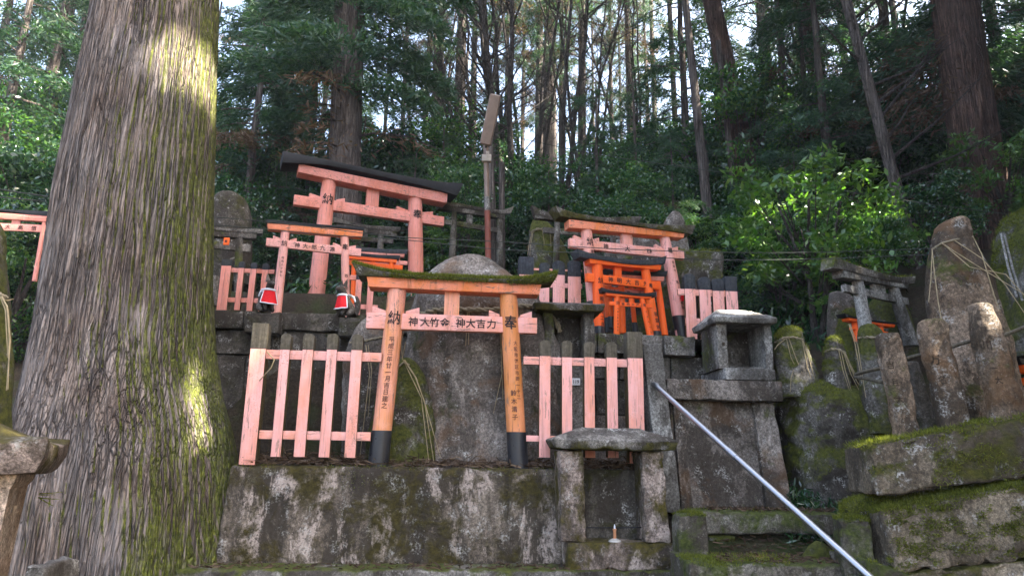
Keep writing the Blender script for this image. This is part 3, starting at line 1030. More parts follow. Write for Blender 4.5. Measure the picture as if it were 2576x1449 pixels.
# ------------------------------------------------------------------ the mossy torii in front
mp = Plane(FR.W(0, 0.12, 0), FR.W(1, 0.12, 0))
main, mpl, mT, mcap = torii('orange and pink torii whose roof beam is covered in green moss, on the front wall', mp,
      [(1000, 47, 729, 951, 50, 1171), (1278, 44, 743, 1304, 49, 1172)],
      (924, 785, 826, 1350, 804, 841.5),
      [(925, 702), (930, 727), (1359, 722), (1353, 747)],
      ([(889, 666), (960, 686), (1060, 698), (1150, 702), (1240, 706), (1330, 705), (1400, 691)], [(905, 702), (960, 703), (1060, 708), (1150, 712), (1240, 718), (1330, 721), (1388, 716)]),
      (1117, 1155, 780), ((M_['post'], M_['postorange']), M_['pinkx'], M_['roof']), sleeve=(1083, 1087), capthick=1.55, roof_tilt=0.012,
      wedges=[(937, 971, -1), (1021, 1055, 1), (1230, 1256, -1), (1308, 1337, 1)],
      texts=[(0, '納', 803, 803, 1.5, 0.05, 'ink'), (1, '奉', 815, 815, 1.6, 0.05, 'ink'),
             (0, '平成三年廿一月吉日建之', 858, 1022, 0.62, 0.05, 'faded'),
             (1, '大阪市港区市岡一十二', 866, 1000, 0.50, 0.42, 'faded'), (1, '鈴木清子', 990, 1050, 0.66, -0.15, 'faded')],
      beamtext=[('神', 1039, 809, 0.62), ('大', 1069, 810, 0.62), ('竹', 1093, 811, 0.62), ('金', 1119, 812, 0.62), ('神', 1158, 815, 0.62), ('大', 1184, 816, 0.62), ('吉', 1210, 817, 0.60), ('力', 1236, 818, 0.62)])

def blades(name, pts, nrm, L, wd, mat, parent, spread=0.7, droop=0.25, seed=1):
    g = np.random.default_rng(seed)
    n = len(pts)
    pts = np.array(pts)
    nr = np.array(nrm)
    d = nr + g.normal(0, spread, (n, 3)) * 0.6
    d[:, 2] -= droop * g.random(n)
    d /= np.linalg.norm(d, axis=1)[:, None] + 1e-9
    s = np.cross(d, g.normal(0, 1, (n, 3)))
    s /= np.linalg.norm(s, axis=1)[:, None] + 1e-9
    l = (L * (0.5 + g.random(n)))[:, None]
    w_ = (wd * (0.6 + 0.8 * g.random(n)))[:, None]
    V = np.empty((n, 3, 3))
    V[:, 0] = pts - s * w_ / 2
    V[:, 1] = pts + s * w_ / 2
    V[:, 2] = pts + d * l
    off = np.array(wloc(parent)) if parent else np.zeros(3)
    me = mesh_np(name, (V - off).reshape(-1, 3), np.arange(n * 3).reshape(n, 3), mat)
    o = bpy.data.objects.new(name, me)
    col.objects.link(o)
    if parent:
        o.parent = parent
    return o

def mesh_np(name, V, Fc, *mats, mi=None):
    me = bpy.data.meshes.new(name)
    nf, k = Fc.shape
    me.vertices.add(len(V))
    me.vertices.foreach_set('co', np.ascontiguousarray(V, dtype=np.float32).ravel())
    me.loops.add(nf * k)
    me.loops.foreach_set('vertex_index', Fc.astype(np.int32).ravel())
    me.polygons.add(nf)
    me.polygons.foreach_set('loop_start', np.arange(0, nf * k, k, dtype=np.int32))
    for q in mats:
        me.materials.append(q)
    if mi is not None:
        me.polygons.foreach_set('material_index', mi.astype(np.int32))
    me.update()
    me.validate()
    return me

def surf_points(obj, n, cond, seed=2):
    """random points on an object's world surface where cond(point, normal)"""
    g = random.Random(seed)
    off = wloc(obj)
    me = obj.data
    tris = []
    for p in me.polygons:
        nv = p.normal
        vs = [me.vertices[i].co + off for i in p.vertices]
        for i in range(1, len(vs) - 1):
            a, b, c = vs[0], vs[i], vs[i + 1]
            ar = (b - a).cross(c - a).length
            if ar > 1e-10:
                tris.append((ar, a, b, c, nv))
    if not tris:
        return [], []
    ws = [t[0] for t in tris]
    pts, ns = [], []
    for t in g.choices(tris, ws, k=n * 6):
        if len(pts) >= n:
            break
        r1, r2 = g.random(), g.random()
        if r1 + r2 > 1:
            r1, r2 = 1 - r1, 1 - r2
        p = t[1] + (t[2] - t[1]) * r1 + (t[3] - t[1]) * r2
        if not cond(p, t[4]):
            continue
        pts.append(tuple(p))
        ns.append(tuple(t[4]))
    return pts, ns

def moss_on(obj, n, cond, L=0.02, wd=0.004, thick=0.012, seed=1, droop=0.35, spread=0.75, patch=None):
    pts, ns = surf_points(obj, n, cond, seed)
    g = random.Random(seed)
    q, qn = [], []
    for p, nn in zip(pts, ns):
        if patch and fbm(Vector(p) * patch[0] + Vector((seed, 0, 0)), 3) < patch[1] + g.uniform(-0.12, 0.12):
            continue
        q.append(tuple(Vector(p) + Vector(nn) * (thick * g.uniform(-0.2, 1.0))))
        qn.append(tuple(Vector(nn) + Vector((0, 0, 0.25))))
    if len(q) > 40:
        return blades('moss', q, qn, L, wd, M_['mossblade'], obj, spread=spread, droop=droop, seed=seed)

# moss hangs over the front edge of the roof beam, thick in the middle, thin at the far left end
ua, ub = mpl.uv(889, 690)[0], mpl.uv(1400, 690)[0]
def mossy(p, n):
    u = (p - mpl.o).dot(mpl.x)
    t = (u - ua) / (ub - ua)
    if n.z > 0.3:
        return True
    if n.dot(mpl.y) < -0.5:
        f = fbm(Vector((u * 4, p.z * 9, 1.7)), 3)
        return f > (0.45 if t < 0.22 else -0.25) and True
    return False
moss_on(mcap, 30000, mossy, L=0.022, wd=0.0045, thick=0.013, seed=3, droop=0.7)

moss_on(WB, 7000, lambda p, n: (p.z > ZT - 0.02 or (p.z > ZT - 0.16 and n.y < -0.5 and fbm(Vector((p.x * 2.2, 0, p.z * 3)), 3) > 0.12 + (ZT - p.z) * 1.5)) and (p - FR.o).dot(FR.y) < 0.06, L=0.014, wd=0.003, seed=19, thick=0.005, patch=(3, -0.05))
# ------------------------------------------------------------------ the big stele behind the mossy torii
def stele(name, label, rows, d, thick, mat, cat='stone', n=46, seg=48, **k):
    y, a, b = rows[-1]
    root = thing(name, P((a + b) / 2, y, d), label, cat, k.pop('group', None))
    m = MB()
    loft_px(m, rows, d, thick, n=n, seg=seg, **k)
    return root, m.build('stone_body', mat, root, smooth=60)

big, bigo = stele('memorial_stone', 'huge natural boulder stele standing behind the mossy torii, its lichened tip above the roof beam',
      [(648, 1155, 1215), (660, 1120, 1240), (684, 1085, 1268), (715, 1062, 1310), (750, 1050, 1352), (800, 1040, 1382), (850, 1030, 1402), (920, 1018, 1418), (1020, 1010, 1424), (1110, 1004, 1428), (1180, 1000, 1432)],
      5.72, 0.38, M_['stele'], n=90, seg=110, exp=0.85, amp=0.035, freq=2.6, seed=4, fine=0.007)
s2, s2o = stele('small_stele', 'low dark mossy stone leaning beside the left post of the mossy torii',
      [(902, 1012, 1030), (930, 985, 1062), (990, 950, 1085), (1060, 930, 1098), (1120, 920, 1104), (1180, 912, 1106)],
      5.45, 0.2, M_['mossrock'], n=50, seg=60, exp=0.85, amp=0.02, freq=4, seed=8, fine=0.006)
s3, s3o = stele('small_stele', 'grey stone with a torn pale scar behind the left end of the mossy torii',
      [(790, 935, 955), (815, 905, 985), (850, 880, 1005), (900, 868, 1015), (980, 862, 1018), (1180, 858, 1020)],
      5.78, 0.16, M_['stele'], n=40, seg=50, exp=0.85, amp=0.02, freq=4, seed=18, fine=0.006)

def sacred_rope(label, pts, rad, straws, parent_grp='straw ropes round the stones', twist=True):
    """pts: rope line in world; straws: list of polylines"""
    root = thing('straw_rope', pts[len(pts) // 2], label, 'rope', parent_grp)
    m = MB()
    if twist:
        L = 0
        for ph in (0, math.pi):
            q, L = [], 0
            dense = []
            for a, b in zip(pts, pts[1:]):
                for t in (0, 0.2, 0.4, 0.6, 0.8):
                    dense.append(a.lerp(b, t))
            dense.append(pts[-1])
            for i, p in enumerate(dense):
                if i:
                    L += (p - dense[i - 1]).length
                ang = L / (rad * 7) * 2 * math.pi + ph
                t = (dense[min(i + 1, len(dense) - 1)] - dense[max(i - 1, 0)]).normalized()
                a = t.cross(Vector((0, 0, 1)))
                a = a.normalized() if a.length > 0.05 else Vector((1, 0, 0))
                b = t.cross(a)
                q.append(p + (a * math.cos(ang) + b * math.sin(ang)) * rad * 0.55)
            m.tube(q, rad * 0.62, 6)
    else:
        m.tube(pts, rad, 6)
    m.build('rope', M_['rope'], root, smooth=60, fix=False)
    for s in straws:
        m = MB()
        m.tube(s, [0.0034] * (len(s) - 1) + [0.002], 5)
        m.build('straw', M_['straw'], root, smooth=60, fix=False)
    return root

def front_of(obj, px, py, push=0.012, dflt=5.4):
    """where the sight line through a picture point meets an object"""
    off = wloc(obj)
    me = obj.data
    from mathutils.bvhtree import BVHTree
    if '_b' not in front_of.__dict__:
        front_of._b = {}
    if obj.name not in front_of._b:
        front_of._b[obj.name] = BVHTree.FromPolygons([v.co + off for v in me.vertices], [tuple(p.vertices) for p in me.polygons])
    r = ray(px, py).normalized()
    h = front_of._b[obj.name].ray_cast(C0, r)
    if h[0] is None:
        return P(px, py, dflt)
    return h[0] - r * push
def strand(o, pts, d=5.4, push=0.014):
    """a hanging straw: starts on the stone, then hangs free in front of it"""
    q = [front_of(o, pts[0][0], pts[0][1], push, d)]
    y = q[0].y
    for (x, yy) in pts[1:]:
        q.append(P(x, yy, y - 0.01))
    return q
# rope round the big stele
rp = []
for i, (x, yv) in enumerate([(1035, 802), (1060, 790), (1090, 781), (1130, 778), (1180, 779), (1230, 780), (1270, 777), (1310, 770), (1345, 772), (1375, 785), (1400, 812), (1409, 835)]):
    rp.append(front_of(bigo, x, yv, 0.016, 5.6))
sacred_rope('thick twisted straw rope tied round the big stele, with straws hanging down its face', rp, 0.020,
      [strand(bigo, s) for s in ([(1092, 782), (1100, 880), (1142, 1040)], [(1096, 782), (1112, 880), (1130, 960), (1140, 1028)], [(1176, 780), (1170, 900), (1156, 1062)], [(1180, 780), (1178, 900), (1160, 1064)],
       [(1257, 778), (1262, 880), (1266, 1050)], [(1258, 840), (1263, 940), (1241, 1040)], [(1262, 778), (1270, 960), (1276, 1062)], [(1349, 772), (1352, 880), (1330, 1036)], [(1354, 774), (1368, 850), (1372, 868)], [(1346, 774), (1350, 850), (1353, 900)])])
rp = [front_of(s2o, x, y, 0.01, 5.4) for x, y in ((1000, 925), (1015, 912), (1030, 918))]
sacred_rope('long bent straws drooping over the low mossy stone', rp, 0.008,
      [[P(1016, 905, 5.22), P(1045, 950, 5.2), P(1068, 1010, 5.18), P(1092, 1165, 5.16)], [P(1018, 905, 5.23), P(1047, 950, 5.21), P(1072, 1025, 5.19), P(1108, 1150, 5.17)], [P(1014, 905, 5.24), P(1060, 1000, 5.2), P(1080, 1170, 5.18)], [P(1020, 860, 5.25), P(1012, 905, 5.23)], [P(1012, 905, 5.23), P(1010, 860, 5.25), P(1022, 800, 5.27)]], twist=False)
rp = [front_of(s3o, x, y, 0.01, 5.7) for x, y in ((880, 862), (915, 858), (950, 850), (980, 846))]
sacred_rope('thin straw rope tied round the grey stone with the pale scar', rp, 0.010, [[P(920, 868, 5.6), P(930, 940, 5.55), P(918, 1040, 5.5), P(905, 1150, 5.45)], [P(926, 868, 5.6), P(935, 930, 5.55), P(926, 1050, 5.5)]])

# loose straws fallen over the front fence
def loose(label, lines, rad=0.004):
    for k, ln in enumerate(lines):
        m = MB()
        c = ln[len(ln) // 2]
        o = bpy.data.objects
        m.tube(ln, rad, 5)
        ob = m.build('dry_straw', M_['straw'], None, smooth=60, fix=False)
        tag(ob, label, 'straw', 'loose straws on the front fence')
loose('bent dry straw stuck between the corner post and the first picket of the front fence', [[P(672, 885, 4.86), P(690, 905, 4.85), P(682, 925, 4.86), P(652, 958, 4.88)]])

# litter of twigs on top of the block wall
def litter(name, n, fn, label, L=0.09):
    g = np.random.default_rng(7)
    pts = np.array([fn(g) for _ in range(n)])
    d = g.normal(0, 1, (n, 3)) * np.array([1, 1, 0.28])
    d /= np.linalg.norm(d, axis=1)[:, None]
    s = np.cross(d, g.normal(0, 1, (n, 3)))
    s /= np.linalg.norm(s, axis=1)[:, None]
    l = (L * (0.35 + g.random(n)))[:, None]
    w_ = (0.0022 + 0.003 * g.random(n))[:, None]
    V = np.empty((n, 4, 3))
    V[:, 0] = pts - d * l / 2 - s * w_
    V[:, 1] = pts - d * l / 2 + s * w_
    V[:, 2] = pts + d * l / 2 + s * w_
    V[:, 3] = pts + d * l / 2 - s * w_
    o = bpy.data.objects.new(name, mesh_np(name, V.reshape(-1, 3), np.arange(n * 4).reshape(n, 4), M_['litter']))
    col.objects.link(o)
    return tag(o, label, 'leaf litter', kind='stuff')
def lf(g):
    u = g.uniform(uL + 0.05, uR)
    v = g.uniform(0.02, 1.2)
    p = FR.W(u, v, ZT + 0.012 + abs(g.normal(0, 0.022)) * (0.5 if v < 0.1 else 1.3))
    return tuple(p)
litter('twig_litter', 5200, lf, 'brown dry twigs and needles lying on the block wall behind the fence')

# ------------------------------------------------------------------ rear retaining walls
LW = plane_px(560, 785, 6.15, 930, 797)
LW = Plane(P(540, 785, 6.2), P(540, 785, 6.2) + FR.x)
def lz(y):
    return LW.uv(700, y)[1]
def lu(x, y=850):
    return LW.uv(x, y)[0]
z0, z1, z2, z3 = lz(787), lz(833), lz(894), lz(1190)
lw = thing('retaining_wall', LW.W(lu(700), 0, z3), 'dark damp masonry wall behind the left front fence, carrying the two fox statues', 'wall')
def course(parent, pl, us, v0, v1, za, zb, mat, name, seed=0, r=0.012, amp=0.007):
    m = MB()
    g = random.Random(seed)
    for i, (a, b) in enumerate(zip(us, us[1:])):
        dv = g.uniform(-0.006, 0.006)
        stone_block(m, pl, a + 0.003, b - 0.003, v0 + dv, v1 + dv, za, zb, r=r, res=0.06, amp=amp, chip=0.012, seed=seed + i)
    return m.build(name, mat, parent, smooth=50)
course(lw, LW, [lu(380), lu(612), lu(705), lu(866), lu(1080)], -0.05, 0.5, z1 + 0.003, z0, M_['wall'], 'coping', 1)
course(lw, LW, [lu(380), lu(540), lu(720), lu(905), lu(1080)], 0.0, 0.5, z2 + 0.003, z1, M_['wall'], 'course', 2)
course(lw, LW, [lu(380), lu(470), lu(622), lu(780), lu(930), lu(1080)], 0.03, 0.5, z3, z2, M_['wall'], 'course', 3)

def pedestal(label, pl, xl, xr, yt, yb, v0, v1, mat, text=None):
    ua, ub = pl.uv(xl, yt, v0)[0], pl.uv(xr, yt, v0)[0]
    zt, zb = pl.uv(xl, yt, v0)[1], pl.uv(xl, yb, v0)[1]
    root = thing('pedestal', pl.W((ua + ub) / 2, (v0 + v1) / 2, zb), label, 'pedestal', 'fox pedestals')
    m = MB()
    stone_block(m, pl, ua, ub, v0, v1, zb, zt, r=0.01, res=0.04, amp=0.005, chip=0.01, seed=int(xl))
    o = m.build('pedestal_block', mat, root, smooth=50)
    if text:
        write('inscription', [(text, (ua + ub) / 2 + (ub - ua) * 0.16, (zt + zb) / 2 - (zt - zb) * 0.08, (zt - zb) * 0.55, (zt - zb) * 0.62)], lambda u, z: pl.W(u, v0 - 0.007, z), M_['carve'], root)
    return root, (ua + ub) / 2, zt
p1 = pedestal('square stone pedestal under the left fox statue', LW, 617, 704, 786, 836, -0.20, 0.25, M_['wall'])
p2 = pedestal('square stone pedestal with a carved character under the right fox statue', LW, 852, 935, 798, 845, -0.20, 0.25, M_['wall'], '奉')

# ------------------------------------------------------------------ fox statues
def fox(label, pl, x, y, d0, h, face, yaw, smallear=False):
    """seated fox; face = +1 looks to picture right; h overall height"""
    c = P(x, y, d0)
    root = thing('fox_statue', c, label, 'statue', 'fox statues wearing red bibs')
    s = h / 1.0
    cs, sn = math.cos(yaw), math.sin(yaw)
    def W(p):       # x forward (facing), y sideways, z up
        q = Vector((face * (p[0] * cs - p[1] * sn), p[0] * sn + p[1] * cs, p[2])) * s
        return c + q
    verts, edges, rad = [], [], []
    def ch(pts, start=None):
        prev = start
        for p in pts:
            verts.append(W(p[:3]))
            rad.append(p[3] * s)
            i = len(verts) - 1
            if prev is not None:
                edges.append((prev, i))
            prev = i
        return prev
    ch([(-0.20, 0, 0.17, 0.16)])
    chest = ch([(-0.06, 0, 0.32, 0.155), (0.08, 0, 0.47, 0.135)], 0)
    neck = ch([(0.12, 0, 0.60, 0.095), (0.16, 0, 0.74, 0.125)], chest)
    ch([(0.29, 0, 0.73, 0.072), (0.40, 0, 0.70, 0.04)], neck)
    for sy in (-1, 1):
        ch([(0.16, sy * 0.09, 0.30, 0.065), (0.17, sy * 0.09, 0.10, 0.048), (0.22, sy * 0.09, 0.03, 0.045)], chest)
        k = ch([(-0.10, sy * 0.15, 0.18, 0.11), (0.02, sy * 0.16, 0.08, 0.07), (0.10, sy * 0.15, 0.035, 0.045)], 0)
    ch([(-0.34, 0, 0.10, 0.055), (-0.42, 0, 0.22, 0.06), (-0.43, 0, 0.40, 0.085), (-0.37, 0, 0.55, 0.085), (-0.32, 0, 0.66, 0.045)], 0)
    me = bpy.data.meshes.new('body')
    off = wloc(root)
    me.from_pydata([v - off for v in verts], edges, [])
    me.materials.append(M_['fox'])
    o = bpy.data.objects.new('body', me)
    col.objects.link(o)
    o.parent = root
    o.modifiers.new('skin', 'SKIN').use_smooth_shade = True
    for i, r in enumerate(rad):
        me.skin_vertices[0].data[i].radius = (r, r)
    me.skin_vertices[0].data[0].use_root = True
    o.modifiers.new('sub', 'SUBSURF').levels = 2
    o.modifiers['sub'].render_levels = 2
    for sy in (-1, 1):
        m = MB()
        b = [W((0.10, sy * 0.02, 0.81)), W((0.20, sy * 0.02, 0.82)), W((0.17, sy * 0.12, 0.79)), W((0.09, sy * 0.11, 0.78))]
        m.add(b + [W((0.10, sy * 0.10, 1.03))], [(0, 1, 4), (1, 2, 4), (2, 3, 4), (3, 0, 4), (0, 3, 2, 1)])
        m.build('ear', M_['fox'], root, smooth=50)
    # bib: a cloth curved round the chest, white edging and a knotted tie behind the neck
    N, K = 14, 10
    def bibp(a, t, grow=0.0):
        ang = lerp(-1.25, 1.25, a)
        r = lerp(0.135, 0.215, t) + grow
        z = lerp(0.58, 0.22, t) - 0.03 * math.sin(a * math.pi) * t
        cx = lerp(0.10, 0.085, t)
        fold = 0.008 * math.sin(a * 19 + t * 3) * t
        return W((cx + (r + fold) * math.cos(ang), (r + fold) * math.sin(ang) * 1.05, z))
    def sheet(a0, a1, t0, t1, grow):
        m = MB()
        for lay in (0, 0.012):
            m.add([bibp(lerp(a0, a1, i / N), lerp(t0, t1, j / K), grow + lay) for j in range(K + 1) for i in range(N + 1)], [(j * (N + 1) + i, j * (N + 1) + i + 1, (j + 1) * (N + 1) + i + 1, (j + 1) * (N + 1) + i) for j in range(K) for i in range(N)])
        return m
    bib = sheet(0, 1, 0, 1, 0.0).build('bib', M_['red'], root, smooth=60, fix=False)
    m = MB()
    e = lambda a, t: bibp(a, t, 0.012)
    m.tube([e(i / 16, 1.0) for i in range(17)], 0.016 * s, 6)
    m.tube([e(0, i / 8) for i in range(9)], 0.016 * s, 6)
    m.tube([e(1, i / 8) for i in range(9)], 0.016 * s, 6)
    m.tube([e(i / 16, 0.02) for i in range(17)], 0.030 * s, 6)
    m.tube([e(1, 0.02), W((-0.02, 0.15, 0.60)), W((-0.07, 0.0, 0.62)), W((-0.02, -0.15, 0.60)), e(0, 0.02)], 0.026 * s, 6)
    m.tube([W((-0.06, -0.05, 0.62)), W((-0.14, -0.12, 0.57)), W((-0.19, -0.15, 0.44))], [0.02 * s, 0.035 * s, 0.02 * s], 6)
    m.tube([W((-0.06, 0.0, 0.63)), W((-0.16, 0.02, 0.62)), W((-0.22, -0.02, 0.56))], [0.02 * s, 0.03 * s, 0.015 * s], 6)
    m.build('trim', M_['trim'], bib, smooth=60)
    return root
fox('seated stone fox with a red bib looking right, on the left pedestal', LW, 668, 786, 6.12, 0.335, 1, R(-50))
fox('seated stone fox with a red bib and white ties looking left, on the right pedestal', LW, 868, 799, 6.12, 0.33, -1, R(-56))

# ------------------------------------------------------------------ left terrace torii and fence
PK = (M_['pink'], M_['pinkx'], M_['blackroof'])
PO = (M_['oldpink'], M_['oldpinkx'], M_['blackroof'])
VM = (M_['verm'], M_['vermx'], M_['blackroof'])
GS = (M_['greystone'], M_['greystone'], M_['greystone'])
pl2 = plane_px(717, 615, 6.42, 866, 632)
torii('slender pink torii behind the two fox statues, in front of the tallest one', pl2,
      [(718, 22, 582, 695, 26, 787), (866.5, 21, 592, 872, 20, 800)],
      (670, 605.7, 625, 908.7, 621.4, 640.7), [(672, 564), (675, 579), (911.6, 583.5), (909, 600)],
      ([(668, 556), (750, 564), (830, 571), (915, 576)], [(671, 565), (750, 571), (830, 577), (913, 584)]),
      None, PK, wedges=[(686, 706, -1), (730, 746, 1), (838, 856, -1), (879, 896, 1)],
      texts=[(0, '納', 615, 615, 1.5, 0, 'ink'), (1, '奉', 624, 624, 1.55, 0, 'ink'), (0, '昭和六十年七', 652, 697, 0.62, 0.05, 'ink'), (1, '西本昭', 696, 727, 0.85, 0.05, 'ink')],
      beamtext=[('神', 747, 0, 0.68), ('大', 768, 0, 0.68), ('郎', 790, 0, 0.68), ('九', 812, 0, 0.68), ('源', 836, 0, 0.68)])
fence('faded pink picket fence beside the left fox statue, behind the big cedar', Plane(P(560, 700, 6.5), P(560, 700, 6.5) + FR.x),
      [(557, 582, 652, 668, 784)],
      [(600, 614, 657, 674, 780), (630, 645, 660, 676, 782), (660, 675, 662, 678, 784)],
      [(575, 690, 675, 686), (570, 690, 749, 761)], pv=0.05, capmat='bluecap', mats=('oldpink', 'oldpinkx'), group='pink picket fences')
fence('short faded pink fence right of the right fox statue', Plane(P(890, 700, 6.55), P(890, 700, 6.55) + FR.x),
      [], [(896, 911, 688, 703, 800), (926, 941, 690, 705, 800)],
      [(879, 950, 692, 704), (879, 950, 765, 777)], pv=0.05, capmat='bluecap', mats=('oldpink', 'oldpinkx'), group='pink picket fences')

pl1 = plane_px(822, 505, 7.35, 1045, 538)
torii('tallest pink torii with a sweeping black roof beam at the back left', pl1,
      [(829, 36, 449, 795, 44, 745), (1044, 34, 494, 1047, 40, 760)],
      (740.4, 487, 512.4, 1115, 553, 576), [(749.3, 420), (747.8, 440), (1120, 493), (1118.5, 517)],
      ([(707.8, 393), (780, 407), (845, 420), (940, 440), (1030, 457), (1100, 468), (1156, 472)], [(707, 421), (780, 424), (845, 432), (940, 452), (1030, 472), (1100, 489), (1141, 503)]),
      (921, 952, 500), (M_['oldpink'], M_['oldpinkx'], M_['blackroof']), capthick=1.9, sag=0.006,
      wedges=[(778, 811, -1), (847, 868, 1), (999, 1027, -1), (1062, 1090, 1)],
      texts=[(0, '納', 507, 507, 1.65, -0.05, 'ink'), (1, '奉', 544, 544, 1.4, 0.1, 'ink')])

# stone torii in the dim background
pl = plane_px(600, 622, 7.7, 640, 626)
t_, q_, _, _ = torii('low grey stone torii with a small vermilion plaque, half hidden by the big cedar', pl,
      [(480, 20, 575, 474, 22, 722), (602, 20, 597, 599, 22, 730)], (440, 600, 619, 632, 613, 632), [(445, 575), (448, 592), (647, 590), (644, 603)],
      ([(425, 555), (500, 571), (580, 579), (662, 579)], [(432, 570), (500, 577), (580, 586), (660, 591)]), (563, 577, 612), GS, group='grey stone torii')
def plaque(label, x0, x1, y0, y1, d, text=None):
    a = Plane(P(x0, y0, d), P(x0, y0, d) + Vector((1, 0, 0)))
    ua, ub = a.uv(x0, y0)[0], a.uv(x1, y0)[0]
    za, zb = a.uv(x0, y1)[1], a.uv(x0, y0)[1]
    r = thing('plaque', a.W((ua + ub) / 2, 0, za), label, 'plaque')
    m = MB()
    m.box(a, ua, ub, 0, 0.02, za, zb)
    m.build('board', M_['verm'], r, bevel=0.003)
    if text:
        write('inscription', [(text, (ua + ub) / 2, (za + zb) / 2, (ub - ua) * 0.6, (ub - ua) * 0.6)], lambda u, z: a.W(u, -0.003, z), M_['ink'], r)
plaque('little vermilion plaque hung on the stone torii beside the big cedar', 563, 577, 598, 616, 7.55, '奉')

pl = plane_px(1143, 556, 8.1, 1256, 575)
torii('grey stone torii with upturned roof ends behind the lamp pole', pl,
      [(1143, 13, 536, 1135, 18, 690), (1257, 13, 556, 1257, 17, 700)], (1112, 551, 563, 1262, 576, 588), [(1098, 514), (1100, 528), (1268, 540), (1266, 553)],
      ([(1092, 498), (1119, 508), (1176, 519), (1219, 527), (1262, 530), (1289, 521)], [(1098, 516), (1119, 519), (1176, 529), (1219, 537), (1262, 541), (1282, 538)]), (1174, 1188, 550), GS, group='grey stone torii')
pl = plane_px(870, 595, 8.3, 960, 602)
torii('small dim stone torii seen between the posts of the tallest pink torii', pl,
      [(872, 14, 585, 870, 16, 700), (957, 15, 596, 955, 16, 700)], (846, 590, 602, 990, 602, 614), [(846, 566), (848, 578), (1000, 585), (997, 597)],
      ([(836, 548), (880, 561), (930, 570), (1008, 574)], [(840, 562), (880, 569), (930, 578), (1004, 586)]), (912, 926, 585), GS, group='grey stone torii')
pl = plane_px(900, 664, 7.2, 985, 672)
torii('small bright vermilion torii behind the moss covered roof beam, left end', pl,
      [(890, 12, 655, 888, 13, 760), (984, 12, 664, 986, 13, 770)], (868, 662, 674, 1013, 661, 671), [(873, 643), (874, 652), (998, 655), (996, 663)],
      ([(862, 632), (900, 638), (950, 643), (1006, 645)], [(866, 643), (900, 646), (950, 651), (1003, 655)]), (932, 944, 656), VM, group='small vermilion torii')
pl = plane_px(900, 650, 7.6, 1000, 656)
torii('small vermilion torii with a blue grey roof beam, behind another one left of centre', pl,
      [(905, 12, 640, 903, 13, 760), (1000, 12, 648, 1002, 13, 770)], (880, 652, 662, 1025, 655, 664), [(880, 634), (881, 643), (1018, 640), (1016, 648)],
      ([(870, 620), (920, 625), (970, 629), (1026, 630)], [(874, 632), (920, 634), (970, 639), (1022, 641)]), (948, 958, 650), (M_['oldpink'], M_['oldpinkx'], M_['bluecap']), group='small vermilion torii')
# old rounded monument at the back left
stele('old_monument', 'round topped mossy monument in the shade right of the big cedar',
      [(490, 556, 605), (505, 538, 622), (540, 528, 632), (590, 524, 634), (660, 522, 636), (720, 520, 638)], 8.2, 0.25, M_['wall'], n=30, seg=36, amp=0.015, seed=5)
stele('small_stele', 'short pale blue grey stone post between the big cedar and the faded fence',
      [(695, 528, 548), (700, 524, 552), (740, 522, 552), (770, 521, 553)], 6.9, 0.06, M_['palestone'], n=16, seg=24, amp=0.004, seed=6)
# ------------------------------------------------------------------ right terrace
pl3 = plane_px(1481, 612, 6.15, 1680, 634)
torii('large pink torii with a mossy black roof beam, framing the small vermilion torii', pl3,
      [(1474, 27, 573, 1499, 27, 838), (1671, 23, 598, 1720, 33, 852)], (1431, 601, 623, 1717.5, 632.5, 655), [(1425, 557), (1426, 577), (1714, 590), (1712, 603)],
      ([(1388, 524), (1440, 541), (1530, 556), (1640, 569), (1739, 571)], [(1402, 551), (1440, 556), (1530, 566), (1640, 582), (1730, 595)]), (1562, 1589, 612), (M_['pink'], M_['pinkx'], M_['roof']),
      sleeve=(760, 797), capthick=1.7, roof_tilt=0.008, wedges=[(1442, 1461, -1), (1488, 1505, 1), (1646, 1661, -1), (1684, 1702, 1)],
      texts=[(0, '納', 611, 611, 1.4, 0.1, 'ink'), (1, '奉', 633, 633, 1.2, 0.15, 'ink'), (0, '平成三年七月吉日', 637, 724, 0.75, 0.3, 'ink'), (1, '姫路市', 662, 682, 0.55, 0.2, 'faded'), (1, '株', 711, 711, 0.7, 0.3, 'ink'), (1, '太田製作所', 731, 774, 0.72, 0.35, 'ink')],
      beamtext=[('神', 1524, 0, 0.62), ('大', 1578, 0, 0.66), ('榊', 1633, 0, 0.62)])
pa = plane_px(1510, 700, 6.06, 1645, 716)
torii('bright vermilion torii with a blue black roof beam, larger one inside the pink torii', pa,
      [(1502, 24, 660, 1507, 24, 832), (1622, 19, 672, 1651, 21, 841)], (1474, 694, 714, 1658, 704, 724), [(1476, 654), (1478, 666), (1656, 670), (1654, 682)],
      ([(1443, 631), (1490, 645), (1560, 656), (1620, 658), (1667, 648)], [(1450, 651), (1490, 656), (1560, 667), (1620, 671), (1663, 668)]), (1545, 1562, 700), (M_['verm'], M_['vermx'], M_['bluecap']), sleeve=(822, 834), capthick=1.6,
      texts=[(0, '納', 708, 708, 1.2, 0.1, 'ink'), (1, '奉', 720, 720, 1.1, 0.1, 'ink'), (0, '令和八年二月十日', 738, 850, 0.85, 0.2, 'ink'), (1, '稲葉栄', 790, 822, 1.0, 0.1, 'ink')],
      beamtext=[('神', 1536, 0, 0.7), ('明', 1558, 0, 0.7), ('大', 1580, 0, 0.72), ('吉', 1602, 0, 0.7), ('光', 1624, 0, 0.7)], group='small vermilion torii')
pb = plane_px(1555, 763, 5.93, 1632, 768)
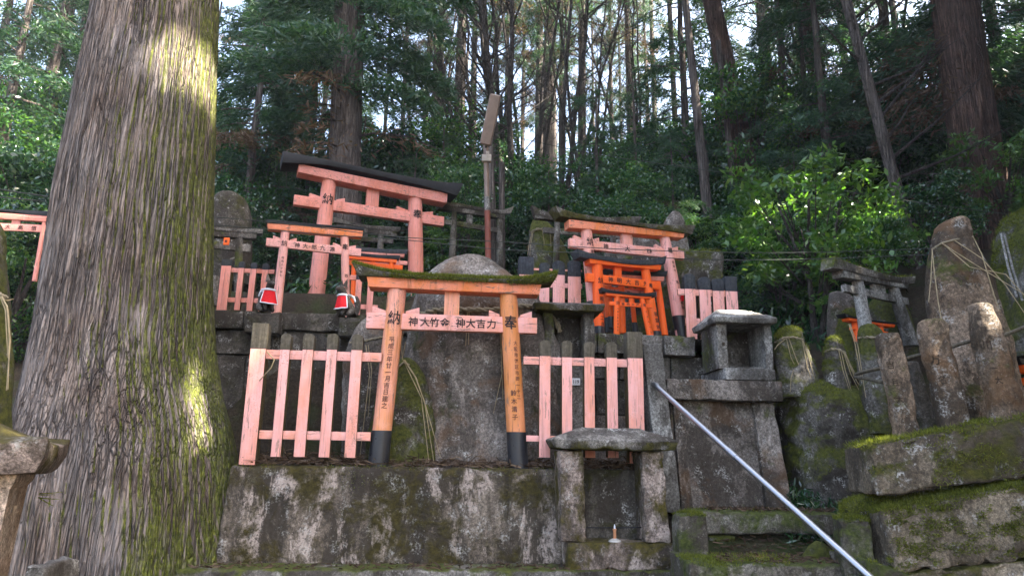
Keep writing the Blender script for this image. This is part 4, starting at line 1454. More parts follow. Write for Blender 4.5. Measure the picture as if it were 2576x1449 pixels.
torii('smallest vermilion torii standing in front, its black roof beam below the larger ones', pb,
      [(1552, 14, 743, 1551, 15, 840), (1614, 13, 749, 1636, 15, 843)], (1532, 759, 768.5, 1640, 765, 775), [(1521, 738), (1523, 745), (1637, 744), (1635, 753)],
      ([(1509, 725), (1530, 732), (1570, 737), (1610, 740), (1647, 737)], [(1511, 737), (1530, 739), (1570, 743), (1610, 747), (1646, 748)]), (1582, 1593, 756), VM, capthick=1.7,
      texts=[(0, '納', 763, 763, 1.3, 0, 'ink'), (1, '奉', 769, 769, 1.3, 0, 'ink'), (0, '令和七年五月吉日', 778, 832, 0.62, 0, 'ink'), (1, '大阪市北区', 785, 836, 0.6, 0, 'faded')],
      beamtext=[('神', 1567, 0, 0.8), ('明', 1580, 0, 0.8), ('大', 1592, 0, 0.8), ('屋', 1604, 0, 0.8), ('末', 1616, 0, 0.8)], group='small vermilion torii')
pc = plane_px(1540, 728, 6.5, 1600, 732)
torii('dim vermilion torii standing directly behind the smallest one', pc,
      [(1531, 13, 700, 1538, 14, 818), (1585, 12, 705, 1599, 12, 832)], (1520, 724, 733, 1640, 727, 736), [(1512, 700), (1514, 708), (1650, 706), (1648, 714)],
      None, (1561, 1570, 724), VM, sleeve=(797, 812), group='small vermilion torii', texts=[(0, '福', 740, 740, 1.0, 0, 'ink')])
pd = plane_px(1530, 702, 6.75, 1650, 712)
torii('thick posted vermilion torii at the back of the nested row', pd,
      [(1525, 18, 668, 1533, 20, 830), (1644, 16, 690, 1682, 27, 828)], (1505, 688, 702, 1668, 703, 717), [(1505, 668), (1506, 676), (1668, 680), (1666, 690)],
      None, (1580, 1592, 690), VM, sleeve=(800, 806), group='small vermilion torii', texts=[(1, '太田', 752, 766, 0.6, 0.1, 'ink')])

pe = plane_px(1560, 733, 6.3, 1650, 738)
torii('faded older torii showing between the two nearest vermilion ones', pe,
      [(1562, 15, 690, 1566, 17, 830), (1652, 15, 694, 1672, 17, 835)], (1528, 728, 741, 1664, 734, 747), [(1530, 692), (1532, 703), (1668, 698), (1666, 709)],
      ([(1518, 678), (1560, 684), (1620, 688), (1676, 684)], [(1522, 692), (1560, 693), (1620, 697), (1672, 698)]), (1602, 1614, 728), (M_['verm'], M_['oldpinkx'], M_['blackroof']), group='small vermilion torii',
      beamtext=[('金', 1546, 0, 0.7), ('神', 1580, 0, 0.7), ('大', 1610, 0, 0.7), ('吉', 1632, 0, 0.7)])
RW = Plane(P(1520, 845, 5.86), P(1520, 845, 5.86) + FR.x)
def rz(y, x=1600):
    return RW.uv(x, y)[1]
def ru(x, y=900):
    return RW.uv(x, y)[0]
rw = thing('retaining_wall', RW.W(ru(1600), 0, rz(1180)), 'damp masonry wall below the vermilion torii, behind the right front fence', 'wall')
course(rw, RW, [ru(1330), ru(1415), ru(1500), ru(1578), ru(1668), ru(1748)], -0.04, 0.5, rz(893), rz(843), M_['greystone'], 'coping', 31)
course(rw, RW, [ru(1330), ru(1440), ru(1560), ru(1690), ru(1835)], 0.03, 0.5, rz(955), rz(894), M_['wall'], 'course', 33)
course(rw, RW, [ru(1330), ru(1400), ru(1500), ru(1600), ru(1700)], 0.05, 0.5, rz(1045), rz(956), M_['wall'], 'course', 35)
course(rw, RW, [ru(1330), ru(1450), ru(1530), ru(1620), ru(1700)], 0.03, 0.5, rz(1190), rz(1046), M_['stele'], 'course', 37)
# terrace earth behind the wall
fence('pink board fence left of the large pink torii, dark blue tops', Plane(P(1400, 700, 6.25), P(1400, 700, 6.25) + FR.x),
      [(1306, 1342, 645, 690, 800)], [(1357, 1382, 660, 690, 800), (1391, 1421, 655, 691, 800), (1429, 1461, 653, 695, 800)],
      [(1340, 1465, 711, 723), (1340, 1465, 676, 681)], pv=0.045, capmat='bluecap', group='pink picket fences')
fence('pink board fence right of the large pink torii, behind the stone altar roof', Plane(P(1740, 740, 6.2), P(1740, 740, 6.2) + FR.x),
      [(1826, 1855, 695, 732, 850)], [(1723, 1749, 688, 726, 852), (1759, 1787, 696, 728, 852), (1793, 1821, 700, 731, 852)],
      [(1706, 1850, 728, 744), (1725, 1850, 801, 819)], pv=0.045, capmat='bluecap', group='pink picket fences')

# monument block behind the right fence
mo = thing('old_monument', RW.W(ru(1755), 0.9, rz(860)), 'big dark square monument with a mossy top behind the right pink fence', 'monument')
MP = Plane(P(1750, 700, 6.75), P(1750, 700, 6.75) + FR.x)
m = MB()
stone_block(m, MP, MP.uv(1600, 700)[0], MP.uv(1826, 700)[0], 0, 0.6, MP.uv(1750, 860)[1], MP.uv(1755, 628)[1], r=0.05, res=0.05, amp=0.02, chip=0.03, seed=41)
mob = m.build('monument_block', M_['mossrock'], mo, smooth=50)
moss_on(mob, 2500, lambda p, n: n.z > 0.5, L=0.03, wd=0.006, seed=12)
stele('small_stele', 'pointed dark stone rising behind the roof beam of the large pink torii',
      [(534, 1690, 1706), (545, 1680, 1715), (570, 1668, 1724), (640, 1655, 1735), (740, 1650, 1740)], 7.6, 0.15, M_['stele'], n=20, seg=28, amp=0.01, seed=22)
fx = stele('guardian_statue', 'small stone fox head with pricked ears behind the right pink fence',
      [(690, 1722, 1740), (700, 1716, 1746), (720, 1714, 1750), (760, 1716, 1756), (850, 1716, 1758)], 6.45, 0.09, M_['fox'], cat='statue', n=20, seg=26, amp=0.006, seed=23)[0]
for ex in (1718, 1741):
    m = MB()
    a, b, c_, t = P(ex - 5, 697, 6.4), P(ex + 6, 697, 6.4), P(ex, 697, 6.5), P(ex + 1, 681, 6.44)
    m.add([a, b, c_, t], [(0, 1, 3), (1, 2, 3), (2, 0, 3), (0, 2, 1)])
    m.build('ear', M_['fox'], fx)
m = MB()
bp = Plane(P(1735, 740, 6.34), P(1735, 740, 6.34) + FR.x)
m.prism(bp, [bp.uv(1713, 757), bp.uv(1732, 757), bp.uv(1729, 738), bp.uv(1713, 738)], 0, 0.01)
m.build('bib', M_['red'], fx)

# stone torii piece left of the large pink torii, with its straw hung stele
pl = plane_px(1402, 577, 6.9, 1560, 589)
torii('grey blue stone torii with a carved post, half hidden by the large pink torii', pl,
      [(1402, 14, 556, 1398, 17, 700), (1540, 14, 570, 1545, 17, 700)], (1366, 571, 585, 1582, 590, 604), [(1343, 540), (1346, 552), (1590, 560), (1588, 571)],
      ([(1336, 519), (1375, 537), (1450, 550), (1610, 548)], [(1342, 543), (1375, 549), (1450, 559), (1604, 562)]), None, GS, group='grey stone torii',
      texts=[(0, '昭和十六年', 612, 648, 0.8, 0, 'carve')])
st, sto = stele('small_stele', 'dark stele hung with straw behind the pink board fence',
      [(556, 1340, 1372), (575, 1335, 1392), (620, 1330, 1420), (680, 1326, 1436), (760, 1322, 1440)], 7.15, 0.15, M_['mossrock'], n=30, seg=36, amp=0.02, seed=24)
rp = [front_of(sto, x, y, 0.012, 7.0) for x, y in ((1336, 585), (1350, 577), (1365, 577), (1385, 588))]
sacred_rope('straw rope with long loops tied round the dark stele left of the large pink torii', rp, 0.014,
      [strand(sto, s, 7.0) for s in ([(1338, 585), (1330, 620), (1327, 643)], [(1341, 583), (1334, 620), (1333, 643)], [(1364, 578), (1369, 610), (1367, 652)], [(1384, 588), (1386, 620), (1385, 660)], [(1392, 595), (1396, 640), (1400, 676)])])
stele('small_stele', 'hunched dark stone behind the vermilion torii',
      [(600, 1560, 1640), (625, 1530, 1668), (680, 1515, 1690), (760, 1510, 1695), (840, 1505, 1700)], 7.3, 0.2, M_['stele'], n=24, seg=32, amp=0.02, seed=27)

# ------------------------------------------------------------------ the three stone altars
def slab_roof(root, pl, ua, ub, v0, v1, z0, th, rise, mat, ridge=0.45, seed=0, name='roof', res=0.035):
    """shallow pitched roof stone with thick eaves that lift a little at the corners"""
    m = MB()
    cu, cv = (ua + ub) / 2, (v0 + v1) / 2
    hx, hy = (ub - ua) / 2, (v1 - v0) / 2
    def T(p):
        t = (p.z + th / 2) / th
        ax, ay = abs(p.x) / hx, abs(p.y) / hy
        up = 0.0
        if t > 0.5:
            e = max(0.0, min((1 - ax) / (1 - ridge), (1 - ay) / 1.0))
            up = rise * min(1.0, e) * 1.0
        up += 0.10 * th * ax ** 3
        sh = 1 - 0.06 * (1 - t)
        return pl.W(cu + p.x * sh, cv + p.y * sh, z0 + th / 2 + p.z + up)
    rough_box(m, T, hx, hy, th / 2, r=th * 0.3, res=res, amp=0.006, freq=9, chip=0.02, seed=seed)
    return m.build(name, mat, root, smooth=50)

AP = Plane(FR.W(0, -0.27, 0), FR.W(1, -0.27, 0))
def au(x, y=1250, v=0.0):
    return AP.uv(x, y, v)[0]
def az(y, x=1550, v=0.0):
    return AP.uv(x, y, v)[1]
al = thing('stone_altar', AP.W(au(1560), 0.15, az(1428)), 'small roofed stone altar with two mossy pillars and a candle inside, front right', 'altar', 'roofed stone altars')
m = MB()
stone_block(m, AP, au(1429, 1400), au(1700, 1400), 0.0, 0.27, az(1431) - 0.01, az(1364), r=0.018, res=0.03, amp=0.007, chip=0.02, seed=51)
m.build('base', M_['altar'], al, smooth=50)
for (xa, xb, ya, xc, xd, s_) in ((1408, 1468, 1140, 1414, 1477, 52), (1616, 1670, 1140, 1624, 1688, 53)):
    m = MB()
    za, zb = az(1365), az(1135)
    u0a, u0b, u1a, u1b = au(xc, 1360), au(xd, 1360), au(xa, 1145), au(xb, 1145)
    hz = (zb - za) / 2
    def T(p, u0a=u0a, u0b=u0b, u1a=u1a, u1b=u1b, za=za, hz=hz):
        t = (p.z / hz + 1) / 2
        a, b = lerp(u0a, u1a, t), lerp(u0b, u1b, t)
        return AP.W((a + b) / 2 + p.x / 0.06 * (b - a) / 2, 0.135 + p.y, za + hz + p.z)
    rough_box(m, T, 0.06, 0.125, hz, r=0.010, res=0.025, amp=0.008, freq=8, chip=0.016, seed=s_)
    m.build('pillar', M_['altar'], al, smooth=50)
slab_roof(al, AP, au(1386, 1112), au(1703, 1112), -0.06, 0.30, az(1133), az(1106) - az(1131), 0.095, M_['roof'], seed=55)
m = MB()
stone_block(m, AP, au(1470, 1300), au(1630, 1300), 0.215, 0.255, az(1366), az(1182), r=0.008, res=0.03, amp=0.005, seed=57)  # dark slab added so the altar's inside looks shaded
m.build('back_slab', M_['wall'], al, smooth=50)
m = MB()
m.tube([AP.W(au(1474, 1330), 0.1, az(1331)), AP.W(au(1636, 1330), 0.1, az(1329))], 0.004, 6)
m.build('rod', M_['blackroof'], al)
cd = thing('candle', AP.W(au(1553, 1365), 0.07, az(1364)), 'stub of a candle with white wax at its foot inside the front altar', 'candle')
m = MB()
c0 = AP.W(au(1553, 1365), 0.07, az(1364))
def lathe(m, c, prof, seg=16):
    m.rings([[c + Vector((r * math.cos(2 * math.pi * k / seg), r * math.sin(2 * math.pi * k / seg), z)) for k in range(seg)] for r, z in prof])
lathe(m, c0, [(0.042, -0.004), (0.040, 0.006), (0.024, 0.013), (0.014, 0.018)])
m.build('wax', M_['wax'], cd)
m = MB()
lathe(m, c0, [(0.010, 0.01), (0.010, 0.06), (0.014, 0.075), (0.012, 0.078)])
m.build('stick', M_['candle'], cd)
m = MB()
lathe(m, c0, [(0.006, 0.078), (0.006, 0.09), (0.002, 0.105)], 8)
m.build('wick', M_['trim'], cd)

BP = Plane(P(1440, 780, 5.5), P(1440, 780, 5.5) + FR.x)
bu = lambda x, y=780, v=0: BP.uv(x, y, v)[0]
bz = lambda y, x=1440, v=0: BP.uv(x, y, v)[1]
al2 = thing('stone_altar', BP.W(bu(1440), 0.2, bz(1150)), 'dark roofed stone altar between the big stele and the vermilion torii', 'altar', 'roofed stone altars')
slab_roof(al2, BP, bu(1338, 770), bu(1517, 770), -0.10, 0.32, bz(789, 1440), 0.06, 0.05, M_['roof'], seed=61)
for (xa, xb, s_) in ((1470, 1497, 62), (1368, 1394, 63)):
    m = MB()
    stone_block(m, BP, bu(xa, 850), bu(xb, 850), 0.0, 0.26, bz(1150), bz(786), r=0.012, res=0.04, amp=0.006, chip=0.012, seed=s_)
    m.build('pillar', M_['greystone'], al2, smooth=50)
m = MB()
stone_block(m, BP, bu(1385, 850), bu(1478, 850), 0.20, 0.27, bz(1150), bz(786), r=0.01, res=0.05, amp=0.006, seed=64)
m.build('back_slab', M_['wall'], al2, smooth=50)
m = MB()
stone_block(m, BP, bu(1385, 850), bu(1478, 850), 0.02, 0.2, bz(1150), bz(900), r=0.01, res=0.05, amp=0.006, seed=65)
m.build('base', M_['wall'], al2, smooth=50)

# number plate on the wall behind the right fence
SP = Plane(P(1448, 960, 5.42), P(1448, 960, 5.42) + FR.x)
sg = thing('number_plate', SP.W(SP.uv(1448, 960)[0], 0, SP.uv(1448, 969)[1]), 'small white plate numbered 119 seen between the fence pickets', 'sign')
m = MB()
ua, ub, za, zb = SP.uv(1437.5, 960)[0], SP.uv(1459.5, 960)[0], SP.uv(1448, 969)[1], SP.uv(1448, 951)[1]
m.box(SP, ua, ub, 0, 0.006, za, zb)
m.build('plate', M_['white'], sg, bevel=0.002)
write('inscription', [(c, (ua + ub) / 2 + k * (ub - ua) * 0.25, (za + zb) / 2, (zb - za) * 0.62, (zb - za) * 0.72) for k, c in zip((-1, 0, 1), '119')], lambda u, z: SP.W(u, -0.002, z), M_['ink'], sg)
gp = thing('stone_post', SP.W(SP.uv(1448, 960)[0], 0.05, ZT), 'grey square stone post behind the number plate', 'post')
m = MB()
stone_block(m, SP, SP.uv(1428, 960)[0], SP.uv(1470, 960)[0], 0.012, 0.16, ZT - 0.05, SP.uv(1448, 918)[1], r=0.012, res=0.04, amp=0.006, seed=66)
m.build('post_body', M_['greystone'], gp, smooth=50)

# ------------------------------------------------------------------ tapered plinth with the upper right altar
TP = Plane(P(1830, 1150, 5.42), P(1830, 1150, 5.42) + FR.x)
tu = lambda x, y, v=0: TP.uv(x, y, v)[0]
tz = lambda y, x=1830, v=0: TP.uv(x, y, v)[1]
tp = thing('tapered_plinth', TP.W(tu(1830, 1275), 0.2, tz(1285)), 'tall tapered plinth of stained render with a wide coping, carrying the upper right altar', 'plinth')
def tapered(m, u0a, u0b, u1a, u1b, v0, v1, z0, z1, dv=0.0, seed=0, res=0.05, amp=0.006, r=0.015):
    hz = (z1 - z0) / 2
    def T(p):
        t = (p.z / hz + 1) / 2
        a, b = lerp(u0a, u1a, t), lerp(u0b, u1b, t)
        return TP.W((a + b) / 2 + p.x / 0.5 * (b - a) / 2, (v0 + v1) / 2 + p.y + dv * t, z0 + hz + p.z)
    rough_box(m, T, 0.5, (v1 - v0) / 2, hz, r=r, res=res, amp=amp, freq=7, chip=0.012, seed=seed)
m = MB()
tapered(m, tu(1700, 1285), tu(1960, 1285), tu(1690, 1010), tu(1935, 1010), 0.0, 0.6, tz(1300), tz(1006), dv=0.06, seed=71)
m.build('body', M_['plinth'], tp, smooth=50)
m = MB()
tapered(m, tu(1925, 1285), tu(1993, 1285), tu(1897, 1012), tu(1948, 1012), -0.045, 0.45, tz(1300), tz(1008), dv=0.06, seed=72)
m.build('pilaster', M_['plinth'], tp, smooth=50)
m = MB()
tapered(m, tu(1712, 1285), tu(1741, 1285), tu(1696, 1012), tu(1722, 1012), -0.03, 0.3, tz(1300), tz(1008), dv=0.06, seed=73)
m.build('pilaster', M_['plinth'], tp, smooth=50)
m = MB()
stone_block(m, TP, tu(1677, 980, -0.06), tu(1970, 980, -0.06), -0.06, 0.62, tz(1007, 1830, -0.06), tz(955, 1830, -0.06), r=0.012, res=0.045, amp=0.006, seed=74)
m.build('coping', M_['plinth'], tp, smooth=50)
m = MB()
stone_block(m, TP, tu(1824, 940, -0.03), tu(1956, 940, -0.03), -0.03, 0.5, tz(955, 1830, -0.03), tz(924, 1830, -0.03), r=0.012, res=0.04, amp=0.005, seed=75)
m.build('coping', M_['palestone'], tp, smooth=50)

SA = Plane(P(1820, 915, 5.44), P(1820, 915, 5.44) + Vector((math.cos(R(3)), math.sin(R(3)), 0)))
su = lambda x, y, v=0: SA.uv(x, y, v)[0]
sz = lambda y, x=1830, v=0: SA.uv(x, y, v)[1]
al3 = thing('stone_altar', SA.W(su(1875, 920), 0.2, sz(926)), 'roofed stone altar with a sunlit roof on top of the tapered plinth at the right', 'altar', 'roofed stone altars')
for (xa, xb, s_) in ((1805, 1831, 81), (1924, 1944, 82)):
    m = MB()
    stone_block(m, SA, su(xa, 870), su(xb, 870), 0.0, 0.38, sz(928), sz(806), r=0.008, res=0.04, amp=0.004, chip=0.008, seed=s_)
    m.build('side_slab', M_['palestone'] if s_ == 82 else M_['greystone'], al3, smooth=50)
m = MB()
stone_block(m, SA, su(1828, 870), su(1926, 870), 0.33, 0.39, sz(928), sz(806), r=0.008, res=0.05, amp=0.004, seed=83)
m.build('back_slab', M_['greystone'], al3, smooth=50)
m = MB()
stone_block(m, SA, su(1829, 915), su(1925, 915), 0.02, 0.33, sz(928), sz(919), r=0.006, res=0.05, amp=0.003, seed=84)
m.build('floor_slab', M_['palestone'], al3, smooth=50)
slab_roof(al3, SA, su(1786, 803), su(1950, 808), -0.09, 0.50, sz(816), 0.045, 0.115, M_['palestone'], seed=85, ridge=0.5)
sz0, sz1 = sz(890), sz(830)
write('inscription', [('納', su(1818, 840), sz(838), 0.035, 0.035), ('奉', su(1820, 872), sz(866), 0.035, 0.035)], lambda u, z: SA.W(u, -0.004, z), M_['carve'], al3)

# handrail post and pipe
HP = Plane(P(1650, 1000, 5.22), P(1650, 1000, 5.22) + FR.x)
hp = thing('stone_post', HP.W(HP.uv(1670, 1280)[0], 0.1, HP.uv(1670, 1285)[1]), 'pale tapered concrete post at the end of the front fence, holding the handrail', 'post')
m = MB()
def hptap(u0a, u0b, u1a, u1b, z0, z1, seed):
    hz = (z1 - z0) / 2
    def T(p):
        t = (p.z / hz + 1) / 2
        a, b = lerp(u0a, u1a, t), lerp(u0b, u1b, t)
        return HP.W((a + b) / 2 + p.x / 0.1 * (b - a) / 2, 0.1 + p.y, z0 + hz + p.z)
    rough_box(m, T, 0.1, 0.1, hz, r=0.015, res=0.04, amp=0.004, freq=8, chip=0.008, seed=seed)
zt_, zb_ = HP.uv(1640, 863)[1], HP.uv(1690, 1290)[1]
hptap(HP.uv(1665, 1285)[0], HP.uv(1716, 1285)[0], HP.uv(1616, 866)[0], HP.uv(1666, 866)[0], zb_, zt_, 91)
m.build('post_body', M_['palestone'], hp, smooth=50)
rail = thing('handrail', P(1650, 970, 5.2), 'shiny galvanised pipe handrail slanting down to the lower right', 'handrail')
a, b = P(1645, 966, 5.20), P(2196, 1458, 3.6)
b2 = a + (b - a) * 1.12
m = MB()
m.tube([a + Vector((-0.005, 0.08, 0)), a + Vector((0, 0.02, 0.001)), a + Vector((0.012, -0.02, -0.006)), a + (b - a) * 0.03, b, b2], 0.0178, 20)
m.build('pipe', M_['metal'], rail, smooth=60)
m = MB()
q = a + Vector((-0.003, 0.03, 0))
m.tube([q + Vector((0, 0.016, 0)), q + Vector((0, -0.004, 0))], 0.036, 20)
m.build('flange', M_['metal'], rail, smooth=40)
m = MB()
q = a + (b - a) * 0.46
ax_ = (b - a).normalized()
m.tube([q - ax_ * 0.04, q + ax_ * 0.04], 0.0205, 20)
m.build('coupling', M_['metal'], rail, smooth=40)
m = MB()
m.tube([b2, b2 + Vector((0, 0, -1.2))], 0.0178, 16)
m.build('leg', M_['metal'], rail, smooth=60)
# ------------------------------------------------------------------ steps at the lower right
def px_block(name, label, cat, part, d, xl, xr, yt, yb, depth, mat, seed, group=None, yaw=0.0, slope=0.0, taper=0.0, parent=None, r=0.02, amp=0.008, moss=None, res=0.035, chip=0.02):
    pl = Plane(P((xl + xr) / 2, (yt + yb) / 2, d), P((xl + xr) / 2, (yt + yb) / 2, d) + Vector((math.cos(yaw), math.sin(yaw), 0)))
    ym = (yt + yb) / 2
    ua, ub = pl.uv(xl, ym)[0], pl.uv(xr, ym)[0]
    xm = (xl + xr) / 2
    za, zb = pl.uv(xm, yb)[1], pl.uv(xm, yt)[1]
    root = parent or thing(name, pl.W((ua + ub) / 2, depth / 2, za), label, cat, group)
    m = MB()
    stone_block(m, pl, ua, ub, 0, depth, za, zb, r=r, res=res, amp=amp, chip=chip, seed=seed, slope=slope, taper=taper)
    o = m.build(part, mat, root, smooth=50)
    if moss:
        moss_on(o, moss, lambda p, n: n.z > 0.45, L=0.018, wd=0.004, seed=seed, thick=0.006, patch=(6, -0.15))
    return root, o

px_block('stair_post', 'squat square stone post with a green mossy top, left of the stone step', 'post', 'post_body', 4.62, 1710, 1783, 1293, 1470, 0.21, M_['step'], 101, group='mossy stair posts', moss=2600)
px_block('stair_post', 'squat square stone post with a mossy top, right of the stone step, under the handrail', 'post', 'post_body', 4.2, 2116, 2200, 1305, 1470, 0.22, M_['step'], 102, group='mossy stair posts', yaw=R(-14), moss=2600)
px_block('kerb_slab', 'long mossy stone slab spanning between the two squat stair posts', 'slab', 'slab_stone', 5.0, 1745, 2110, 1288, 1345, 0.3, M_['step'], 103, slope=0.0, moss=500)
px_block('rough_stone', 'dark rough stone under the left end of the long mossy slab', 'stone', 'stone_body', 5.02, 1780, 1852, 1347, 1400, 0.2, M_['mossrock'], 104)
px_block('rough_stone', 'dark reddish earth stone set back under the long mossy slab', 'stone', 'stone_body', 5.12, 1840, 2100, 1340, 1400, 0.2, M_['brownstone'], 105)
st_, sto_ = px_block('stone_step', 'worn grey stone step with moss along its left side, at the lower right', 'step', 'tread', 4.28, 1800, 2190, 1420, 1500, 0.42, M_['step'], 106, r=0.02)
moss_on(sto_, 1600, lambda p, n: n.z > 0.4 and (p.x - C0.x) / p.y < 0.375, L=0.018, wd=0.004, seed=9)
px_block('stair_kerb', 'mossy slanting kerb stone left of the stone step', 'kerb', 'kerb_stone', 4.15, 1735, 1835, 1420, 1520, 0.5, M_['step'], 107, slope=-0.12, moss=1800)
px_block('stair_kerb', 'mossy slanting kerb stone right of the stone step, below the handrail', 'kerb', 'kerb_stone', 4.05, 2190, 2330, 1430, 1540, 0.5, M_['step'], 108, slope=-0.3, moss=2000)
stele('rough_stone', 'pale sunlit pebbly stone at the right end of the step',
      [(1362, 2048, 2066), (1372, 2036, 2078), (1390, 2020, 2090), (1404, 2014, 2096)], 4.6, 0.07, M_['mossrock'], n=16, seg=24, amp=0.02, freq=9, seed=109)

# ------------------------------------------------------------------ mossy rock with two roped stelae
mr, mro = stele('mossy_rock', 'dark boulder with moss over its top beside the tapered plinth', [(968, 1985, 2120), (985, 1962, 2165), (1015, 1950, 2205), (1060, 1950, 2235), (1120, 1955, 2250), (1200, 1965, 2260), (1290, 1975, 2265)], 5.75, 0.42, M_['mossrock'], n=60, seg=80, amp=0.05, freq=3, seed=111, fine=0.012)
moss_on(mro, 9000, lambda p, n: n.z > 0.25 or p.z > 2.06, L=0.022, wd=0.004, seed=31, thick=0.01, patch=(3.5, -0.15))
sa, sao = stele('small_stele', 'rounded mossy stele hung with straws on the dark boulder, nearest the stone altar',
      [(824, 1972, 2000), (832, 1960, 2014), (850, 1951, 2023), (880, 1947, 2033), (924, 1946, 2046), (960, 1952, 2060), (1000, 1958, 2072)], 5.62, 0.13, M_['mossrock'], n=50, seg=56, amp=0.014, freq=5, seed=112, fine=0.006)
sb, sbo = stele('small_stele', 'narrow stele with a bright mossy tip on the dark boulder',
      [(848, 2084, 2104), (858, 2078, 2114), (875, 2075, 2124), (900, 2073, 2130), (940, 2072, 2136), (1000, 2074, 2144)], 5.55, 0.10, M_['mossrock'], n=44, seg=48, amp=0.010, freq=6, seed=113, fine=0.006)
sc_, sco = stele('small_stele', 'grey green stele with a rope round its neck, behind the first brown pillar',
      [(818, 2166, 2200), (830, 2158, 2214), (850, 2155, 2222), (900, 2158, 2232), (1000, 2165, 2250), (1090, 2180, 2265)], 5.35, 0.11, M_['mossrock'], n=44, seg=48, amp=0.012, freq=5, seed=114, fine=0.006)
sd, sdo = stele('small_stele', 'low domed mossy stone behind the small vermilion torii roof at the right',
      [(778, 2128, 2146), (788, 2118, 2160), (815, 2108, 2172), (860, 2100, 2184), (940, 2095, 2190)], 6.3, 0.13, M_['mossrock'], n=40, seg=44, amp=0.014, freq=5, seed=115)
for o, n, lim in ((sao, 2600, 0.35), (sbo, 2600, 0.2), (sdo, 1500, 0.2)):
    moss_on(o, n, lambda p, q, lim=lim: q.z > lim or (q.x > 0.75 and fbm(p * 5, 2) > 0), L=0.016, wd=0.0035, seed=int(n / 7), thick=0.006)
def ring_rope(o, pts, d):
    return [front_of(o, x, y, 0.010, d) for x, y in pts]
sacred_rope('straw rope round the rounded stele next to the stone altar, straws fanned out', ring_rope(sao, [(1950, 862), (1970, 850), (1995, 848), (2020, 855)], 5.6), 0.010,
      [strand(sao, s, 5.5) for s in ([(1978, 850), (1990, 900), (2028, 975)], [(1984, 850), (2002, 900), (2032, 974)], [(2018, 856), (2030, 920), (2046, 972)], [(2020, 856), (2040, 920), (2054, 968)], [(1976, 852), (1956, 868), (1948, 880)], [(1996, 930), (1990, 950), (1988, 986)])])
sacred_rope('straw rope round the narrow stele with the bright mossy tip', ring_rope(sbo, [(2076, 884), (2092, 878), (2112, 880), (2126, 888)], 5.5), 0.010,
      [strand(sbo, s, 5.45) for s in ([(2110, 880), (2120, 930), (2138, 985)], [(2116, 882), (2126, 930), (2142, 984)], [(2122, 886), (2140, 940), (2176, 1010)], [(2124, 886), (2150, 950), (2186, 1008)], [(2126, 886), (2156, 960), (2200, 1016)], [(2124, 884), (2146, 930), (2178, 984)])])
sacred_rope('straw rope round the neck of the grey green stele behind the first brown pillar', ring_rope(sco, [(2160, 850), (2180, 848), (2205, 850), (2222, 856)], 5.3), 0.010,
      [[P(2135, 815, 5.25), P(2150, 860, 5.2), P(2168, 960, 5.15)], [P(2138, 815, 5.25), P(2158, 870, 5.2), P(2178, 1000, 5.15)]])

plr = plane_px(2157, 726, 6.0, 2244, 745)
_, _, _, rtc = torii('leaning grey stone torii with moss along its roof beam at the right', plr,
      [(2156, 16, 700, 2182, 21, 850), (2245, 14, 722, 2292, 21, 862)], (2120.7, 719, 733.7, 2279, 748, 768), [(2106, 682), (2108, 700), (2272, 714), (2270, 729)],
      ([(2084, 648), (2110, 662), (2148, 675), (2200, 690), (2243, 700), (2287, 698)], [(2080, 678), (2110, 683), (2148, 693), (2200, 704), (2243, 714), (2284, 716)]), (2192, 2222, 715), (M_['palestone'], M_['palestone'], M_['greystone']), group='grey stone torii', capthick=1.5)
moss_on(rtc, 900, lambda p, n: n.z > 0.3, L=0.02, wd=0.004, seed=77, patch=(5, -0.3))
tr_ = plane_px(2135, 815, 6.05, 2200, 824)
torii('tiny vermilion torii tucked behind the leaning stone torii', tr_,
      [(2152, 14, 806, 2158, 14, 850), (2212, 10, 815, 2222, 10, 870)], (2140, 826, 832, 2230, 832, 838), [(2126, 801), (2128, 808), (2243, 818), (2241, 825)],
      ([(2113, 790), (2140, 799), (2190, 808), (2250, 813)], [(2118, 799), (2140, 803), (2190, 812), (2246, 818)]), None, VM, group='small vermilion torii')
stele('small_stele', 'pale lichened upright stone behind the left post of the leaning stone torii',
      [(735, 2090, 2118), (745, 2083, 2140), (800, 2080, 2190), (880, 2082, 2220)], 6.5, 0.14, M_['stele'], n=24, seg=30, amp=0.015, seed=116)
stele('small_stele', 'dark mossy standing stone inside the leaning stone torii',
      [(745, 2200, 2240), (770, 2185, 2275), (830, 2180, 2300), (900, 2180, 2310)], 6.6, 0.14, M_['mossrock'], n=24, seg=30, amp=0.015, seed=117)

# ------------------------------------------------------------------ brown carved pillars and the tall stele on the sloping wall
tall, tallo = stele('tall_stele', 'tallest brown standing stone with a broken pale tip at the right',
      [(549, 2398, 2420), (560, 2366, 2432), (580, 2350, 2440), (610, 2342, 2450), (650, 2337, 2470), (700, 2334, 2488), (780, 2334, 2514), (860, 2338, 2540), (960, 2345, 2566), (1080, 2352, 2590)], 4.75, 0.2, M_['brownstone'], n=90, seg=90, exp=0.8, amp=0.018, freq=4, seed=121, fine=0.007)
rp = ring_rope(tallo, [(2345, 628), (2370, 612), (2400, 604), (2448, 596)], 4.6)
sacred_rope('straw rope round the tallest brown stone with long straws slanting to the right', rp, 0.008,
      [[rp[1], P(2400, 632, 4.5), P(2480, 682, 4.45), P(2590, 748, 4.35)], [rp[2], P(2470, 650, 4.5), P(2530, 718, 4.45), P(2590, 806, 4.4)], [rp[1], P(2440, 672, 4.5), P(2530, 690, 4.4), P(2600, 770, 4.3)], [rp[3], P(2470, 640, 4.55), P(2500, 740, 4.5), P(2515, 782, 4.48)], [rp[0], P(2350, 680, 4.5), P(2360, 760, 4.45), P(2376, 845, 4.42)], [rp[0], P(2342, 700, 4.5), P(2336, 760, 4.45)]], twist=False)
